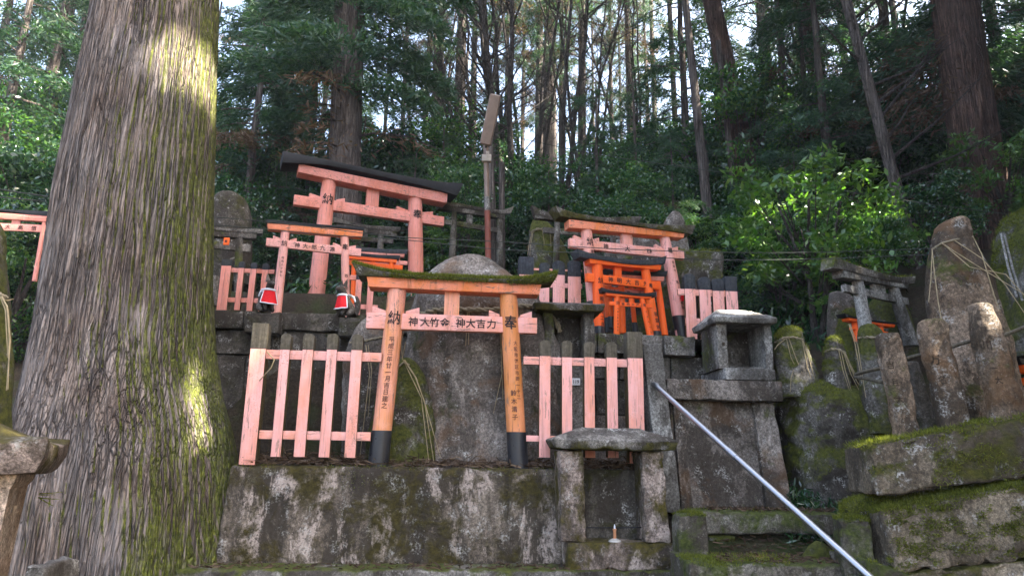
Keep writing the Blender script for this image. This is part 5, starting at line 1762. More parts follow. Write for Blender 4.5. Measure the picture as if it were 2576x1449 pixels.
def pillar(label, rows, d, seed, chars=None, mat='brownstone', th=0.062):
    r, o = stele('carved_pillar', label, rows, d, th, M_[mat], cat='pillar', n=80, seg=64, exp=0.62, amp=0.010, freq=7, seed=seed, fine=0.005, group='brown carved stone pillars')
    if chars:
        its = []
        for ch, x, y, s_ in chars:
            vs, fs = glyph(ch, 0.02)
            m = MB()
            pv = [front_of(o, x + a * s_ + (b * s_ * -0.25), y - b * s_, 0.0035, d) for a, b in vs]
            m.add(pv, fs)
            m.build('inscription', M_['carve'], r, smooth=0, fix=False)
    return r, o
pillar('first brown carved pillar on the sloping wall, leaning left, nearest the dark boulder', [(840, 2208, 2258), (850, 2203, 2262), (880, 2206, 2270), (960, 2222, 2288), (1040, 2238, 2304), (1112, 2250, 2318)], 4.45, 131, [('吉', 2240, 918, 20), ('月', 2251, 962, 19), ('大', 2263, 1004, 20)])
pillar('second brown carved pillar, leaning left in front of the tallest stone', [(805, 2316, 2372), (815, 2308, 2378), (850, 2313, 2388), (930, 2330, 2408), (1000, 2346, 2424), (1060, 2358, 2436), (1090, 2364, 2440)], 4.35, 132, [('万', 2352, 905, 28), ('名', 2370, 955, 22)])
pillar('third and largest brown carved pillar at the right edge, against the tallest stone', [(764, 2444, 2486), (776, 2432, 2497), (830, 2440, 2516), (900, 2454, 2538), (980, 2472, 2564), (1070, 2492, 2592)], 4.28, 133, [('川', 2482, 868, 27), ('一', 2500, 925, 20), ('大', 2512, 956, 20)], th=0.075)
pillar('thin dark blue grey pillar standing between the first two brown ones', [(910, 2278, 2304), (918, 2272, 2312), (960, 2280, 2324), (1030, 2298, 2346), (1100, 2312, 2366)], 4.7, 134, None, 'wall', th=0.05)
# iron bars tying the pillars
def bar(label, a, b, r=0.012):
    c = (a + b) / 2
    m = MB()
    m.tube([a, c + Vector((0, 0, 0.004)), b], r, 8)
    tag(m.build('iron_bar', M_['cap'], None, smooth=60), label, 'bar', 'rusty bars between the stone pillars')
bar('rusty bar from the dark boulder to the first brown pillar, upper one', P(2152, 942, 5.0), P(2218, 926, 4.52))
bar('rusty bar from the dark boulder to the first brown pillar, lower one', P(2152, 948, 5.0), P(2222, 962, 4.52))
bar('rusty bar between the first and the second brown pillar', P(2262, 908, 4.5), P(2326, 890, 4.42))
bar('rusty bar between the second and the third brown pillar', P(2384, 876, 4.42), P(2452, 856, 4.36))
bar('rusty bar running off to the right from the third brown pillar', P(2520, 846, 4.36), P(2640, 800, 4.5))

# sloping wall: upper coping slab and the lower block, both climbing to the right
def slope_block(label, pts, d, depth, mat, seed, moss=0, yaw=R(-4), mosscond=None, blob=None):
    """pts: picture corners tl, tr, br, bl of the front face"""
    pl = Plane(P(pts[0][0], pts[0][1], d), P(pts[0][0], pts[0][1], d) + Vector((math.cos(yaw), math.sin(yaw), 0)))
    q = [pl.uv(*p) for p in pts]
    hx, hy, hz = (q[1][0] - q[0][0]) / 2, depth / 2, abs(q[0][1] - q[3][1]) / 2
    root = thing('sloping_wall_stone', pl.W(q[3][0], 0, q[3][1]), label, 'wall', 'long sloping wall stones at the right')
    m = MB()
    def T(p):
        s, t = (p.x / hx + 1) / 2, (p.z / hz + 1) / 2
        a = (lerp(q[3][0], q[2][0], s), lerp(q[3][1], q[2][1], s))
        b = (lerp(q[0][0], q[1][0], s), lerp(q[0][1], q[1][1], s))
        sag_ = 0.008 * fbm(Vector((s * 6, t * 2, seed)), 3)
        return pl.W(lerp(a[0], b[0], t), hy + p.y + 0.05 * (1 - t) * -1 + 0.012 * fbm(Vector((s * 7, t * 4, seed + 5)), 3), lerp(a[1], b[1], t) + sag_)
    rough_box(m, T, hx, hy, hz, r=0.024, res=0.03, amp=0.010, freq=8, chip=0.035, seed=seed)
    o = m.build('wall_stone', mat, root, smooth=55)
    if moss:
        moss_on(o, moss, mosscond or (lambda p, n: n.z > 0.3), L=0.024, wd=0.0045, seed=seed, thick=0.014, droop=0.6)
    return root, o
slope_block('upper sloping stone beam at the right, carrying the brown pillars', [(2188, 1120), (2680, 1030), (2680, 1186), (2200, 1248)], 4.2, 0.42, M_['slab'], 141, 5000, mosscond=lambda p, n: n.z > 0.4 or (n.y < -0.3 and fbm(p * 4, 3) + 0.25 * n.z > 0.5))
slope_block('lower sloping stone block at the right, with a thick moss edge along its top', [(2222, 1284), (2700, 1196), (2700, 1392), (2244, 1440)], 4.12, 0.35, M_['slab'], 142, 16000, mosscond=lambda p, n: n.z > 0.15 or (n.y < -0.2 and n.z > -0.2 and fbm(p * 3.5, 3) > 0.55))
slope_block('lowest sloping stone course at the bottom right corner', [(2240, 1446), (2720, 1398), (2720, 1600), (2260, 1620)], 4.06, 0.5, M_['slab'], 143, 0)
mk, mko = stele('moss_mound', 'thick hummock of dark green moss at the left end of the lower sloping block', [(1252, 2150, 2240), (1262, 2128, 2262), (1280, 2120, 2275), (1310, 2126, 2280)], 4.42, 0.1, M_['mossrock'], n=24, seg=40, amp=0.02, freq=6, seed=144)
moss_on(mko, 5000, lambda p, n: True, L=0.022, wd=0.004, seed=91)
# mossy boulder and sticks at the right edge
rb, rbo = stele('mossy_boulder', 'round moss covered boulder at the right edge of the picture', [(528, 2560, 2640), (545, 2528, 2680), (580, 2505, 2720), (640, 2488, 2760), (720, 2480, 2780), (900, 2490, 2800)], 5.9, 0.5, M_['mossrock'], n=60, seg=70, amp=0.04, freq=3, seed=145, fine=0.01)
moss_on(rbo, 12000, lambda p, n: fbm(p * 3, 3) + n.z > 0.1, L=0.026, wd=0.005, seed=92, thick=0.012)
for k, (a, b, lab) in enumerate((((2518, 588, 5.3), (2558, 748, 5.2), 'left one of two pale bamboo sticks leaning on the mossy boulder'), ((2526, 588, 5.32), (2572, 756, 5.2), 'right one of two pale bamboo sticks leaning on the mossy boulder'))):
    m = MB()
    m.tube([P(*a), P((a[0] + b[0]) / 2 - 3, (a[1] + b[1]) / 2, 5.25), P(*b)], 0.009, 8)
    tag(m.build('bamboo_stick', M_['palestone'], None, smooth=60), lab, 'stick', 'bamboo sticks on the mossy boulder')
rt = plane_px(2600, 935, 4.9, 2700, 945)
torii('vermilion torii cut off by the right edge behind the third brown pillar', rt,
      [(2612, 20, 925, 2622, 24, 1060), (2735, 20, 935, 2760, 24, 1060)], (2578, 958, 976, 2770, 960, 978), [(2552, 920), (2560, 938), (2790, 930), (2788, 948)],
      ([(2536, 903), (2600, 914), (2700, 922), (2800, 915)], [(2545, 918), (2600, 925), (2700, 934), (2796, 930)]), None, VM, group='small vermilion torii')

# ------------------------------------------------------------------ left edge: lantern, straw hung stele, torii behind the cedar
ln = thing('stone_lantern', P(-40, 1560, 2.72), 'warm grey stone lantern cut off by the left edge, with a flaring roof', 'lantern')
LC = P(-75, 1150, 2.72)
def sq_ring(c, hw, z, bulge=0.0, up=0.0, n=8, yaw=R(24)):
    pts = []
    for s in range(4):
        for k in range(n):
            t = k / n * 2 - 1
            p = Vector((hw, t * hw, 0))
            rr = abs(t) ** 3
            q = Matrix.Rotation(s * math.pi / 2 + yaw, 3, 'Z') @ p
            pts.append(Vector((c.x, c.y, z)) + q + Vector((0, 0, up * rr)))
    return pts
def zat(y):
    return P(40, y, 2.72).z
def hwat(x):
    return (P(x, 1150, 2.72).x - LC.x) / 1.33
m = MB()
hw = hwat(176)
e = hw
m.rings([sq_ring(LC, e * 0.90, zat(1192), up=0.012), sq_ring(LC, e * 0.985, zat(1160), up=0.02), sq_ring(LC, e, zat(1122), up=0.028), sq_ring(LC, e * 0.985, zat(1118), up=0.028),
         sq_ring(LC, e * 0.80, zat(1108), up=0.014), sq_ring(LC, e * 0.6, zat(1097)), sq_ring(LC, e * 0.42, zat(1082)), sq_ring(LC, e * 0.26, zat(1066)), sq_ring(LC, e * 0.2, zat(1062))])
m.build('roof', M_['altar'], ln, smooth=25, bevel=0.006)
m = MB()
m.rings([sq_ring(LC, hwat(94), zat(1191)), sq_ring(LC, hwat(94), zat(1198)), sq_ring(LC, hwat(88), zat(1215)), sq_ring(LC, hwat(30), zat(1285)), sq_ring(LC, hwat(22), zat(1300))][::-1])
m.build('corbel', M_['lantern'], ln, smooth=40)
m = MB()
m.rings([sq_ring(LC, hwat(30), zat(1700)), sq_ring(LC, hwat(62), zat(1449)), sq_ring(LC, hwat(80), zat(1240)), sq_ring(LC, hwat(80), zat(1200))] if False else [sq_ring(LC, hwat(66), zat(1750)), sq_ring(LC, hwat(66), zat(1449)), sq_ring(LC, hwat(78), zat(1230)), sq_ring(LC, hwat(78), zat(1200))])
m.build('shaft', M_['lantern'], ln, smooth=40)
px_block('kerb_stone', 'small pale kerb stone at the foot of the big cedar beside the lantern', 'kerb', 'kerb_stone', 3.6, 52, 110, 1420, 1500, 0.3, M_['palestone'], 151)
for k, (a, b) in enumerate((((98, 1241), (157, 1237)), ((97, 1244), (138, 1243)), ((96, 1251), (149, 1255)), ((97, 1251), (135, 1272)))):
    m = MB()
    m.tube([P(*a, 2.95), P((a[0] + b[0]) / 2, (a[1] + b[1]) / 2 + 1, 2.95), P(*b, 2.93)], [0.0022, 0.002, 0.001], 5)
    tag(m.build('grass_blade', M_['mossblade'], None, fix=False), 'pale grass blades sticking out behind the stone lantern', 'grass', 'grass blades by the lantern')
le, leo = stele('small_stele', 'blurry grey stele hung with straw at the left edge of the picture',
      [(560, -40, 2), (590, -60, 14), (640, -70, 16), (680, -80, 20), (800, -90, 26), (960, -100, 30), (1100, -110, 30)], 3.5, 0.12, M_['mossrock'], n=50, seg=50, amp=0.012, seed=152)
rp = [P(-20, 735, 3.3), P(6, 742, 3.28), P(18, 752, 3.3)]
sacred_rope('pale straws hanging down the grey stele at the left edge', rp, 0.010, [[P(2, 742, 3.28), P(18, 770, 3.25), P(24, 850, 3.24), P(20, 980, 3.22)], [P(4, 742, 3.28), P(20, 780, 3.26), P(26, 860, 3.25), P(16, 982, 3.23)], [P(0, 744, 3.28), P(14, 780, 3.26), P(20, 900, 3.25)], [P(4, 752, 3.28), P(20, 756, 3.3), P(34, 752, 3.32)]])
plx = plane_px(-60, 566, 6.6, 108, 574)
torii('pale pink torii at the left edge, partly hidden by the big cedar', plx,
      [(-66, 12, 545, -92, 14, 760), (112, 11, 560, 88, 12, 700)], (-110, 555, 573, 150, 570, 588), [(-110, 530), (-108, 545), (160, 548), (158, 562)],
      ([(-125, 512), (0, 528), (100, 533), (170, 536)], [(-120, 528), (0, 533), (100, 544), (166, 549)]), (32, 53, 552), (M_['oldpink'], M_['oldpinkx'], M_['blackroof']),
      beamtext=[('神', -15, 0, 0.7), ('大', 20, 0, 0.7), ('高', 52, 0, 0.7), ('信', 86, 0, 0.7)])

# ------------------------------------------------------------------ lamp pole and cables
lp = thing('lamp_pole', P(1222, 700, 7.7), 'red and brown pole with a slanting strip lamp and a white band', 'lamp pole')
def seg_tube(name, pts, r, mat, seg=14):
    m = MB()
    m.tube(pts, r, seg)
    return m.build(name, mat, lp, smooth=50)
seg_tube('pole', [P(1229, 700, 7.7), P(1226, 530, 7.7)], 0.034, M_['polered'])
seg_tube('band', [P(1226, 531, 7.7), P(1225, 497, 7.7)], 0.036, M_['palestone'])
seg_tube('pole', [P(1225, 498, 7.7), P(1222, 366, 7.7)], 0.030, M_['lamp'])
m = MB()
bpn = Plane(P(1220, 395, 7.64), P(1220, 395, 7.64) + Vector((1, 0, 0)))
m.box(bpn, bpn.uv(1212, 395)[0], bpn.uv(1236, 395)[0], 0, 0.06, bpn.uv(1220, 405)[1], bpn.uv(1220, 388)[1])
b_ = m.build('switch_box', M_['box'], lp, bevel=0.006)
m = MB()
m.box(bpn, bpn.uv(1222, 395)[0], bpn.uv(1230, 395)[0], 0, 0.06, bpn.uv(1220, 388)[1] + 0.001, bpn.uv(1220, 380)[1])
m.build('conduit', M_['box'], b_, bevel=0.004)
A, B = P(1221, 366, 7.45), P(1247, 240, 7.3)
ax = (B - A).normalized()
sx = Vector((1, 0, 0)) - ax * ax.x
sx.normalize()
sy = ax.cross(sx)
def lamp_ring(c, w_, h_, n=6):
    pts = []
    for cxs, cys, a0 in ((1, 1, 0), (-1, 1, 90), (-1, -1, 180), (1, -1, 270)):
        for k in range(n + 1):
            a = R(a0 + 90 * k / n)
            rr = 0.3 * w_
            pts.append(c + sx * (cxs * (w_ - rr) + rr * math.cos(a)) + sy * (cys * (h_ - rr) + rr * math.sin(a)))
    return pts
m = MB()
m.rings([lamp_ring(A, 0.050, 0.030), lamp_ring(A.lerp(B, 0.02), 0.064, 0.04), lamp_ring(A.lerp(B, 0.5), 0.067, 0.042), lamp_ring(A.lerp(B, 0.98), 0.064, 0.04), lamp_ring(B, 0.050, 0.030)])
m.build('strip_lamp', M_['lamp'], lp, smooth=40)
seg_tube('lamp_bracket', [P(1222, 372, 7.68), P(1224, 352, 7.6), A.lerp(B, 0.25)], 0.014, M_['cap'])
def cable(label, pts, r=0.0034):
    pp = smooth_rows([tuple(P(*p)) for p in pts], 40)
    m = MB()
    m.tube([Vector(p) for p in pp], r, 6)
    tag(m.build('cable', M_['cable'], None, smooth=60, fix=False), label, 'cable', 'cables strung across the shrine')
cable('upper dark cable strung across in front of the torii', [(480, 541, 5.9), (640, 555, 5.6), (800, 572, 5.6), (1000, 596, 5.6), (1250, 608, 5.6), (1500, 624, 5.6), (1740, 633, 5.6), (2000, 636, 5.6), (2350, 625, 5.7)])
cable('lower dark cable strung across in front of the torii', [(480, 562, 5.9), (640, 574, 5.6), (800, 590, 5.6), (1000, 602, 5.6), (1250, 627, 5.6), (1500, 638, 5.6), (1740, 652, 5.6), (2000, 653, 5.6), (2350, 640, 5.7)])
cable('thin cable crossing high over the right side', [(1230, 330, 7.6), (1500, 388, 7.8), (1900, 446, 8.0), (2300, 508, 7.5), (2700, 560, 7)], 0.004)
cable('upper yellowish wire left of the big cedar', [(-80, 464, 5.0), (20, 480, 5.0), (120, 495, 5.1)], 0.005)
cable('lower yellowish wire left of the big cedar', [(-80, 492, 5.0), (20, 498, 5.0), (110, 507, 5.1)], 0.005)
# ------------------------------------------------------------------ foliage
def leaf_quads(C, L, Wd, up=0.5, g=nrg, T=None, fold=0.25):
    n = len(C)
    nrm = g.normal(0, 1, (n, 3))
    nrm[:, 2] += up * 2
    nrm /= np.linalg.norm(nrm, axis=1)[:, None]
    t = g.normal(0, 1, (n, 3)) if T is None else T + g.normal(0, 0.35, (n, 3))
    t -= nrm * (t * nrm).sum(1)[:, None]
    t /= np.linalg.norm(t, axis=1)[:, None] + 1e-9
    b = np.cross(nrm, t)
    l = (L * (0.6 + 0.8 * g.random(n)))[:, None]
    w_ = (Wd * (0.6 + 0.8 * g.random(n)))[:, None]
    V = np.empty((n, 4, 3))
    V[:, 0] = C - t * l / 2
    V[:, 1] = C + b * w_ / 2 - nrm * w_ * fold
    V[:, 2] = C + t * l / 2
    V[:, 3] = C - b * w_ / 2 - nrm * w_ * fold
    return V
def leaves_mesh(name, V, mat):
    n = len(V)
    return mesh_np(name, V.reshape(-1, 3), np.arange(n * 4).reshape(n, 4), mat)

def broadleaf(seed, mat, rx=1.0, rz=1.15, nclump=70, nper=85, cr=0.26, L=0.105, Wd=0.05):
    """crown of leaf clumps plus the stems that carry them; foot of the plant at the origin"""
    g = np.random.default_rng(seed)
    cl = []
    while len(cl) < nclump:
        p = g.uniform(-1, 1, 3)
        r = np.linalg.norm(p)
        if r > 1 or r < 0.25:
            continue
        p = p * np.array([rx, rx, rz])
        p[2] += rz * 1.05
        s = fbm(Vector(p * 1.6) + Vector((seed, 0, 0)), 2)
        if s < -0.12:
            continue
        cl.append(p)
    cl = np.array(cl)
    C = []
    for p in cl:
        k = int(nper * g.uniform(0.5, 1.4))
        q = g.normal(0, 1, (k, 3))
        q /= np.linalg.norm(q, axis=1)[:, None]
        q *= (cr * g.random(k) ** 0.5)[:, None] * np.array([1.25, 1.25, 0.6])
        C.append(p + q)
    C = np.concatenate(C)
    me = leaves_mesh('foliage', leaf_quads(C, L, Wd, 0.45, g), mat)
    m = MB()
    rg = random.Random(seed)
    for _ in range(4):
        a = rg.uniform(0, 6.28)
        e = Vector((math.cos(a) * rx * 0.35, math.sin(a) * rx * 0.35, rz * 1.3))
        m.tube([Vector((rg.uniform(-.08, .08), rg.uniform(-.08, .08), -0.25)), e * 0.45 + Vector((rg.uniform(-.1, .1), rg.uniform(-.1, .1), 0)), e], [0.035, 0.026, 0.014], 6)
    for p in cl[::2]:
        p = Vector(p)
        q = Vector((p.x * 0.25, p.y * 0.25, p.z * 0.55))
        m.tube([q, q.lerp(p, 0.5) + Vector((0, 0, -0.03)), p], [0.012, 0.008, 0.004], 4)
    tmp = m.build('stem', M_['twig'], None, smooth=60, fix=False)
    sm = tmp.data
    bpy.data.objects.remove(tmp)
    return [('foliage', me), ('stem', sm)]

def conifer(seed, H, rt, z0, spread, nb, dens, mat='needle', bark='bark2', deadfrac=0.12, L=0.16, Wd=0.026, curve=0.0, droop=0.25, top=0.55, zpow=1.0, hid=1.0):
    """straight trunk, drooping boughs with sprays of needles; foot at the origin"""
    g = np.random.default_rng(seed)
    rg = random.Random(seed)
    m = MB()
    n = 16
    pts = [Vector((curve * math.sin(i / n * 3) + rg.uniform(-.02, .02), rg.uniform(-.02, .02), -0.6 + (H + 0.6) * i / n)) for i in range(n + 1)]
    rad = [rt * (1.35 if i == 0 else 1.0) * (1 - 0.78 * i / n) for i in range(n + 1)]
    m.tube(pts, rad, 14)
    def tr(z):
        return curve * math.sin((z + 0.6) / (H + 0.6) * 3)
    C, T, CD, TD = [], [], [], []
    for b in range(nb):
        z = z0 + (H * 0.98 - z0) * ((b + rg.random()) / nb) ** zpow
        f = (z - z0) / (H - z0)
        ln = spread * (1 - top * f) * rg.uniform(0.55, 1.15)
        a = rg.uniform(0, 2 * math.pi)
        o = Vector((math.cos(a), math.sin(a), 0))
        s = Vector((tr(z), 0, z))
        up = rg.uniform(-0.05, 0.35)
        br = [s + o * (ln * t) + Vector((0, 0, ln * (up * t - droop * 1.6 * t * t))) for t in (0, 0.3, 0.65, 1.0)]
        m.tube(br, [max(0.012, rt * 0.14), 0.016, 0.011, 0.005], 5)
        dead = rg.random() < deadfrac and f < 0.45
        k = int(dens * ln * (hid if f > 0.45 else 1.0))  # hid thickens the tops above the picture, added to block sun
        t = 0.22 + 0.78 * g.random(k) ** 0.8
        lat = g.normal(0, 1, k) * 0.16 * ln * (1.15 - t)
        side = np.array([-o.y, o.x, 0])
        base = np.array([np.array(s) + np.array(o) * ln * tt + np.array([0, 0, ln * (up * tt - droop * 1.6 * tt * tt)]) for tt in t])
        base = base + side * lat[:, None]
        base[:, 2] -= np.abs(g.normal(0, 0.10, k)) + 0.05 * np.abs(lat)
        base += g.normal(0, 0.035, (k, 3))
        dirs = np.array(o) * 0.8 + side * np.sign(lat)[:, None] * 0.7 + np.array([0, 0, -0.55])
        (CD if dead else C).append(base)
        (TD if dead else T).append(dirs)
    parts = []
    tmp = m.build('trunk', M_[bark], None, smooth=60, fix=False)
    parts.append(('trunk', tmp.data))
    bpy.data.objects.remove(tmp)
    if C:
        C = np.concatenate(C)
        T = np.concatenate(T)
        parts.append(('foliage', leaves_mesh('foliage', leaf_quads(C, L, Wd, 0.3, g, T, 0.15), M_[mat])))
    if CD:
        C = np.concatenate(CD)
        T = np.concatenate(TD)
        parts.append(('dead_foliage', leaves_mesh('dead_foliage', leaf_quads(C, L, Wd * 0.8, 0.1, g, T, 0.1), M_['dead'])))
    return parts

def bare_tree(seed, H, nst, bark='twig', lean=0.12, rt=0.07, nbr=16):
    """several thin stems from one foot, forking into bare twigs"""
    rg = random.Random(seed)
    m = MB()
    for s in range(nst):
        a = rg.uniform(0, 6.28)
        l = rg.uniform(0.3, 1.0) * lean * H
        pts = []
        for i in range(9):
            t = i / 8
            pts.append(Vector((math.cos(a) * l * t ** 1.3 + rg.uniform(-.05, .05), math.sin(a) * l * t ** 1.3 + rg.uniform(-.05, .05), -0.3 + (H + 0.3) * t)))
        r = rt * rg.uniform(0.55, 1.0)
        m.tube(pts, [r * (1 - 0.8 * i / 8) for i in range(9)], 8)
        for b in range(nbr):
            t = rg.uniform(0.28, 0.97)
            i = min(7, int(t * 8))
            p = pts[i].lerp(pts[i + 1], t * 8 - i)
            aa = rg.uniform(0, 6.28)
            bl = rg.uniform(0.5, 1.6) * (1.2 - t) + 0.35
            d = Vector((math.cos(aa), math.sin(aa), rg.uniform(0.5, 1.3))).normalized()
            q = [p, p + d * bl * 0.5 + Vector((rg.uniform(-.08, .08), rg.uniform(-.08, .08), 0)), p + d * bl + Vector((0, 0, bl * 0.15))]
            m.tube(q, [r * 0.3, r * 0.2, r * 0.07], 5)
            for c in range(4):
                tt = rg.uniform(0.3, 1.0)
                qq = q[0].lerp(q[2], tt)
                a2 = rg.uniform(0, 6.28)
                d2 = Vector((math.cos(a2), math.sin(a2), rg.uniform(0.1, 0.9))).normalized()
                m.tube([qq, qq + d2 * bl * rg.uniform(0.2, 0.5)], [r * 0.09, r * 0.03], 4)
    tmp = m.build('trunk', M_[bark], None, smooth=60, fix=False)
    me = tmp.data
    bpy.data.objects.remove(tmp)
    return [('trunk', me)]

def plant(name, protos, loc, scale, rz, label, cat, group=None, rot=None):
    o = thing(name, loc, label, cat, group)
    o.rotation_euler = rot if rot else (0, 0, rz)
    o.scale = scale if hasattr(scale, '__len__') else (scale,) * 3
    for n, me in protos:
        c = bpy.data.objects.new(n, me)
        col.objects.link(c)
        c.parent = o
    return o
def foot(px, d, dz=0.0):
    """point of the slope under a picture column at distance d"""
    x = P(px, 700, d).x
    return Vector((x, d, ground_z(x, d) - 0.05 + dz))

# named trunks in view: (name, label, bottom (x, y, width), top (x, y, width), distance, bark)
def view_trunk(label, b, t, d, bark, group=None, boughs=(), name='cedar_tree', d2=None, ridge=True, k1=1.5):
    d2 = d2 or d
    A, B = P(b[0], b[1], d), P(t[0], t[1], d2)
    ra = b[2] / 2 / F * (A - C0).dot(fwd)
    rb = t[2] / 2 / F * (B - C0).dot(fwd)
    dr = (B - A)
    zf = ground_z(A.x, A.y) - 0.3
    k0 = (zf - A.z) / dr.z
    root = thing(name, A + dr * k0 + Vector((0, 0, 0.3)), label, 'tree', group)
    n, seg = 70, 40
    rs = []
    for i in range(n + 1):
        k = lerp(k0, k1, i / n)
        c = A + dr * k
        r = max(0.01, lerp(ra, rb, k))
        if k < 0:
            r = ra * (1 + 0.12 * min(1.5, -k * dr.length))
        ring = []
        for q in range(seg):
            a = 2 * math.pi * q / seg
            v = Vector((math.cos(a), math.sin(a), 0))
            h = 0.0
            if ridge:
                h = -0.07 * r * max(0, 1 - abs(mn.noise(Vector((math.cos(a) * r * 22, math.sin(a) * r * 22, c.z * 1.4 + A.x)))) * 2.6) ** 2 + 0.05 * r * mn.noise(Vector((v.x * 2, v.y * 2, c.z * 1.2)))
            ring.append(c + v * (r + h))
        rs.append(ring)
    m = MB()
    m.rings(rs)
    o = m.build('trunk', M_[bark], root, smooth=60, fix=False)
    return root, A, dr

def boughs(root, A, dr, ks, ln, mat, seed, dens=700, L=0.15, Wd=0.024, az=None, droop=0.3, name='foliage'):
    """leafy boughs springing from a trunk at fractions ks of the line A + dr*k"""
    g = np.random.default_rng(seed)
    rg = random.Random(seed)
    m = MB()
    C, T = [], []
    for k in ks:
        s = A + dr * k
        a = rg.uniform(0, 6.28) if az is None else R(rg.uniform(*az))
        o = Vector((math.cos(a), math.sin(a), 0))
        l = ln * rg.uniform(0.6, 1.2)
        up = rg.uniform(0.0, 0.25)
        f = lambda t: s + o * (l * t) + Vector((0, 0, l * (up * t - droop * 1.5 * t * t)))
        m.tube([f(t) for t in (0, .3, .65, 1)], [0.024, 0.017, 0.011, 0.005], 6)
        n = int(dens * l)
        t = 0.15 + 0.85 * g.random(n)
        lat = g.normal(0, 1, n) * 0.2 * l * (1.1 - t * 0.8)
        sd = np.array([-o.y, o.x, 0])
        base = np.array([np.array(f(q)) for q in t]) + sd * lat[:, None]
        base[:, 2] -= np.abs(g.normal(0, 0.12, n))
        C.append(base)
        T.append(np.array(o) * 0.8 + sd * np.sign(lat)[:, None] * 0.7 + np.array([0, 0, -0.5]))
    m.build('bough', M_['twig'], root, smooth=60, fix=False)
    V = leaf_quads(np.concatenate(C), L, Wd, 0.3, g, np.concatenate(T), 0.15) - np.array(wloc(root))
    o = bpy.data.objects.new(name, leaves_mesh(name, V, M_[mat]))
    col.objects.link(o)
    o.parent = root
# ------------------------------------------------------------------ the wood on the slope
r_, A, dr = view_trunk('straight grey cedar trunk rising behind the tallest pink torii', (868, 400, 80), (880, 0, 76), 9.4, 'bark2')
boughs(r_, A, dr, [0.05, 0.12, 0.2, 0.28, 0.36, 0.45], 1.3, 'dead', 71, dens=80, az=(200, 350), name='dead_foliage')
boughs(r_, A, dr, [0.15, 0.3, 0.5, 0.6, 0.75, 0.85, 0.95, 1.05, 1.15], 2.0, 'needle', 72, dens=800, az=(100, 260))
boughs(r_, A, dr, [0.4, 0.62, 0.8, 0.92, 1.0, 1.1], 1.7, 'needle', 73, dens=800, az=(-60, 60))
r5, A5, d5 = view_trunk('thick dark cedar trunk leaning left, in the wood right of the pink torii', (1912, 590, 62), (1790, 0, 45), 11, 'barkred')
view_trunk('dark cedar trunk leaning left between the thick one and the thin leaning one', (2092, 430, 42), (2030, 20, 44), 12, 'barkred')
r3, A3, d3 = view_trunk('thin leaning trunk with bare side branches at the right', (2282, 575, 30), (2128, 0, 24), 8.3, 'bark2', name='leaning_tree')
m = MB()
g = random.Random(8)
for k in (0.1, 0.2, 0.28, 0.36, 0.45, 0.52, 0.6, 0.7, 0.8, 0.9):
    s = A3 + d3 * k
    a = g.choice((-1, 1)) * g.uniform(0.2, 1.2)
    dirv = Vector((math.cos(a) * g.choice((1, 1, -1)), -0.4 + g.random() * 0.6, g.uniform(0.2, 0.9))).normalized()
    l = g.uniform(0.7, 1.7)
    m.tube([s, s + dirv * l * 0.5 + Vector((0, 0, -0.05)), s + dirv * l], [0.022, 0.014, 0.004], 6)
    for _ in range(6):
        p = s + dirv * l * g.uniform(0.3, 0.95)
        q = Vector((g.uniform(-1, 1), g.uniform(-1, 1), g.uniform(-0.3, 1))).normalized()
        m.tube([p, p + q * g.uniform(0.15, 0.45)], [0.006, 0.002], 4)
m.build('branch', M_['twig'], r3, smooth=60, fix=False)
r4, A4, d4 = view_trunk('massive red brown cedar trunk at the right with dark leafy boughs', (2477, 525, 118), (2400, 0, 104), 9.0, 'barkred')
boughs(r4, A4, d4, [0.62, 0.75, 0.85, 0.95, 1.05], 1.9, 'needle', 75, dens=750, az=(70, 165))
boughs(r4, A4, d4, [0.5, 0.7, 0.8, 0.9, 1.0], 1.9, 'needle', 76, dens=750, az=(5, 80))
boughs(r4, A4, d4, [0.5, 0.6, 0.72, 0.8], 1.6, 'dead', 77, dens=250, az=(100, 175), name='dead_foliage')
view_trunk('thin dark trunk close behind the roof end of the large pink torii', (1788, 610, 27), (1730, 60, 18), 10, 'bark2', name='slender_tree')
view_trunk('thin dark trunk just right of the mossy square monument', (1855, 560, 16), (1822, 250, 14), 10.5, 'bark2', name='slender_tree')
# pair of pale trunks behind the lamp pole
view_trunk('thin straight trunk close behind the lamp pole', (1246, 690, 18), (1231, 330, 15), 8.5, 'bark2', name='slender_tree', ridge=False, k1=0.95)
view_trunk('thin trunk just right of the one close behind the lamp pole', (1263, 690, 17), (1262, 380, 14), 8.7, 'bark2', name='slender_tree', ridge=False, k1=0.9)
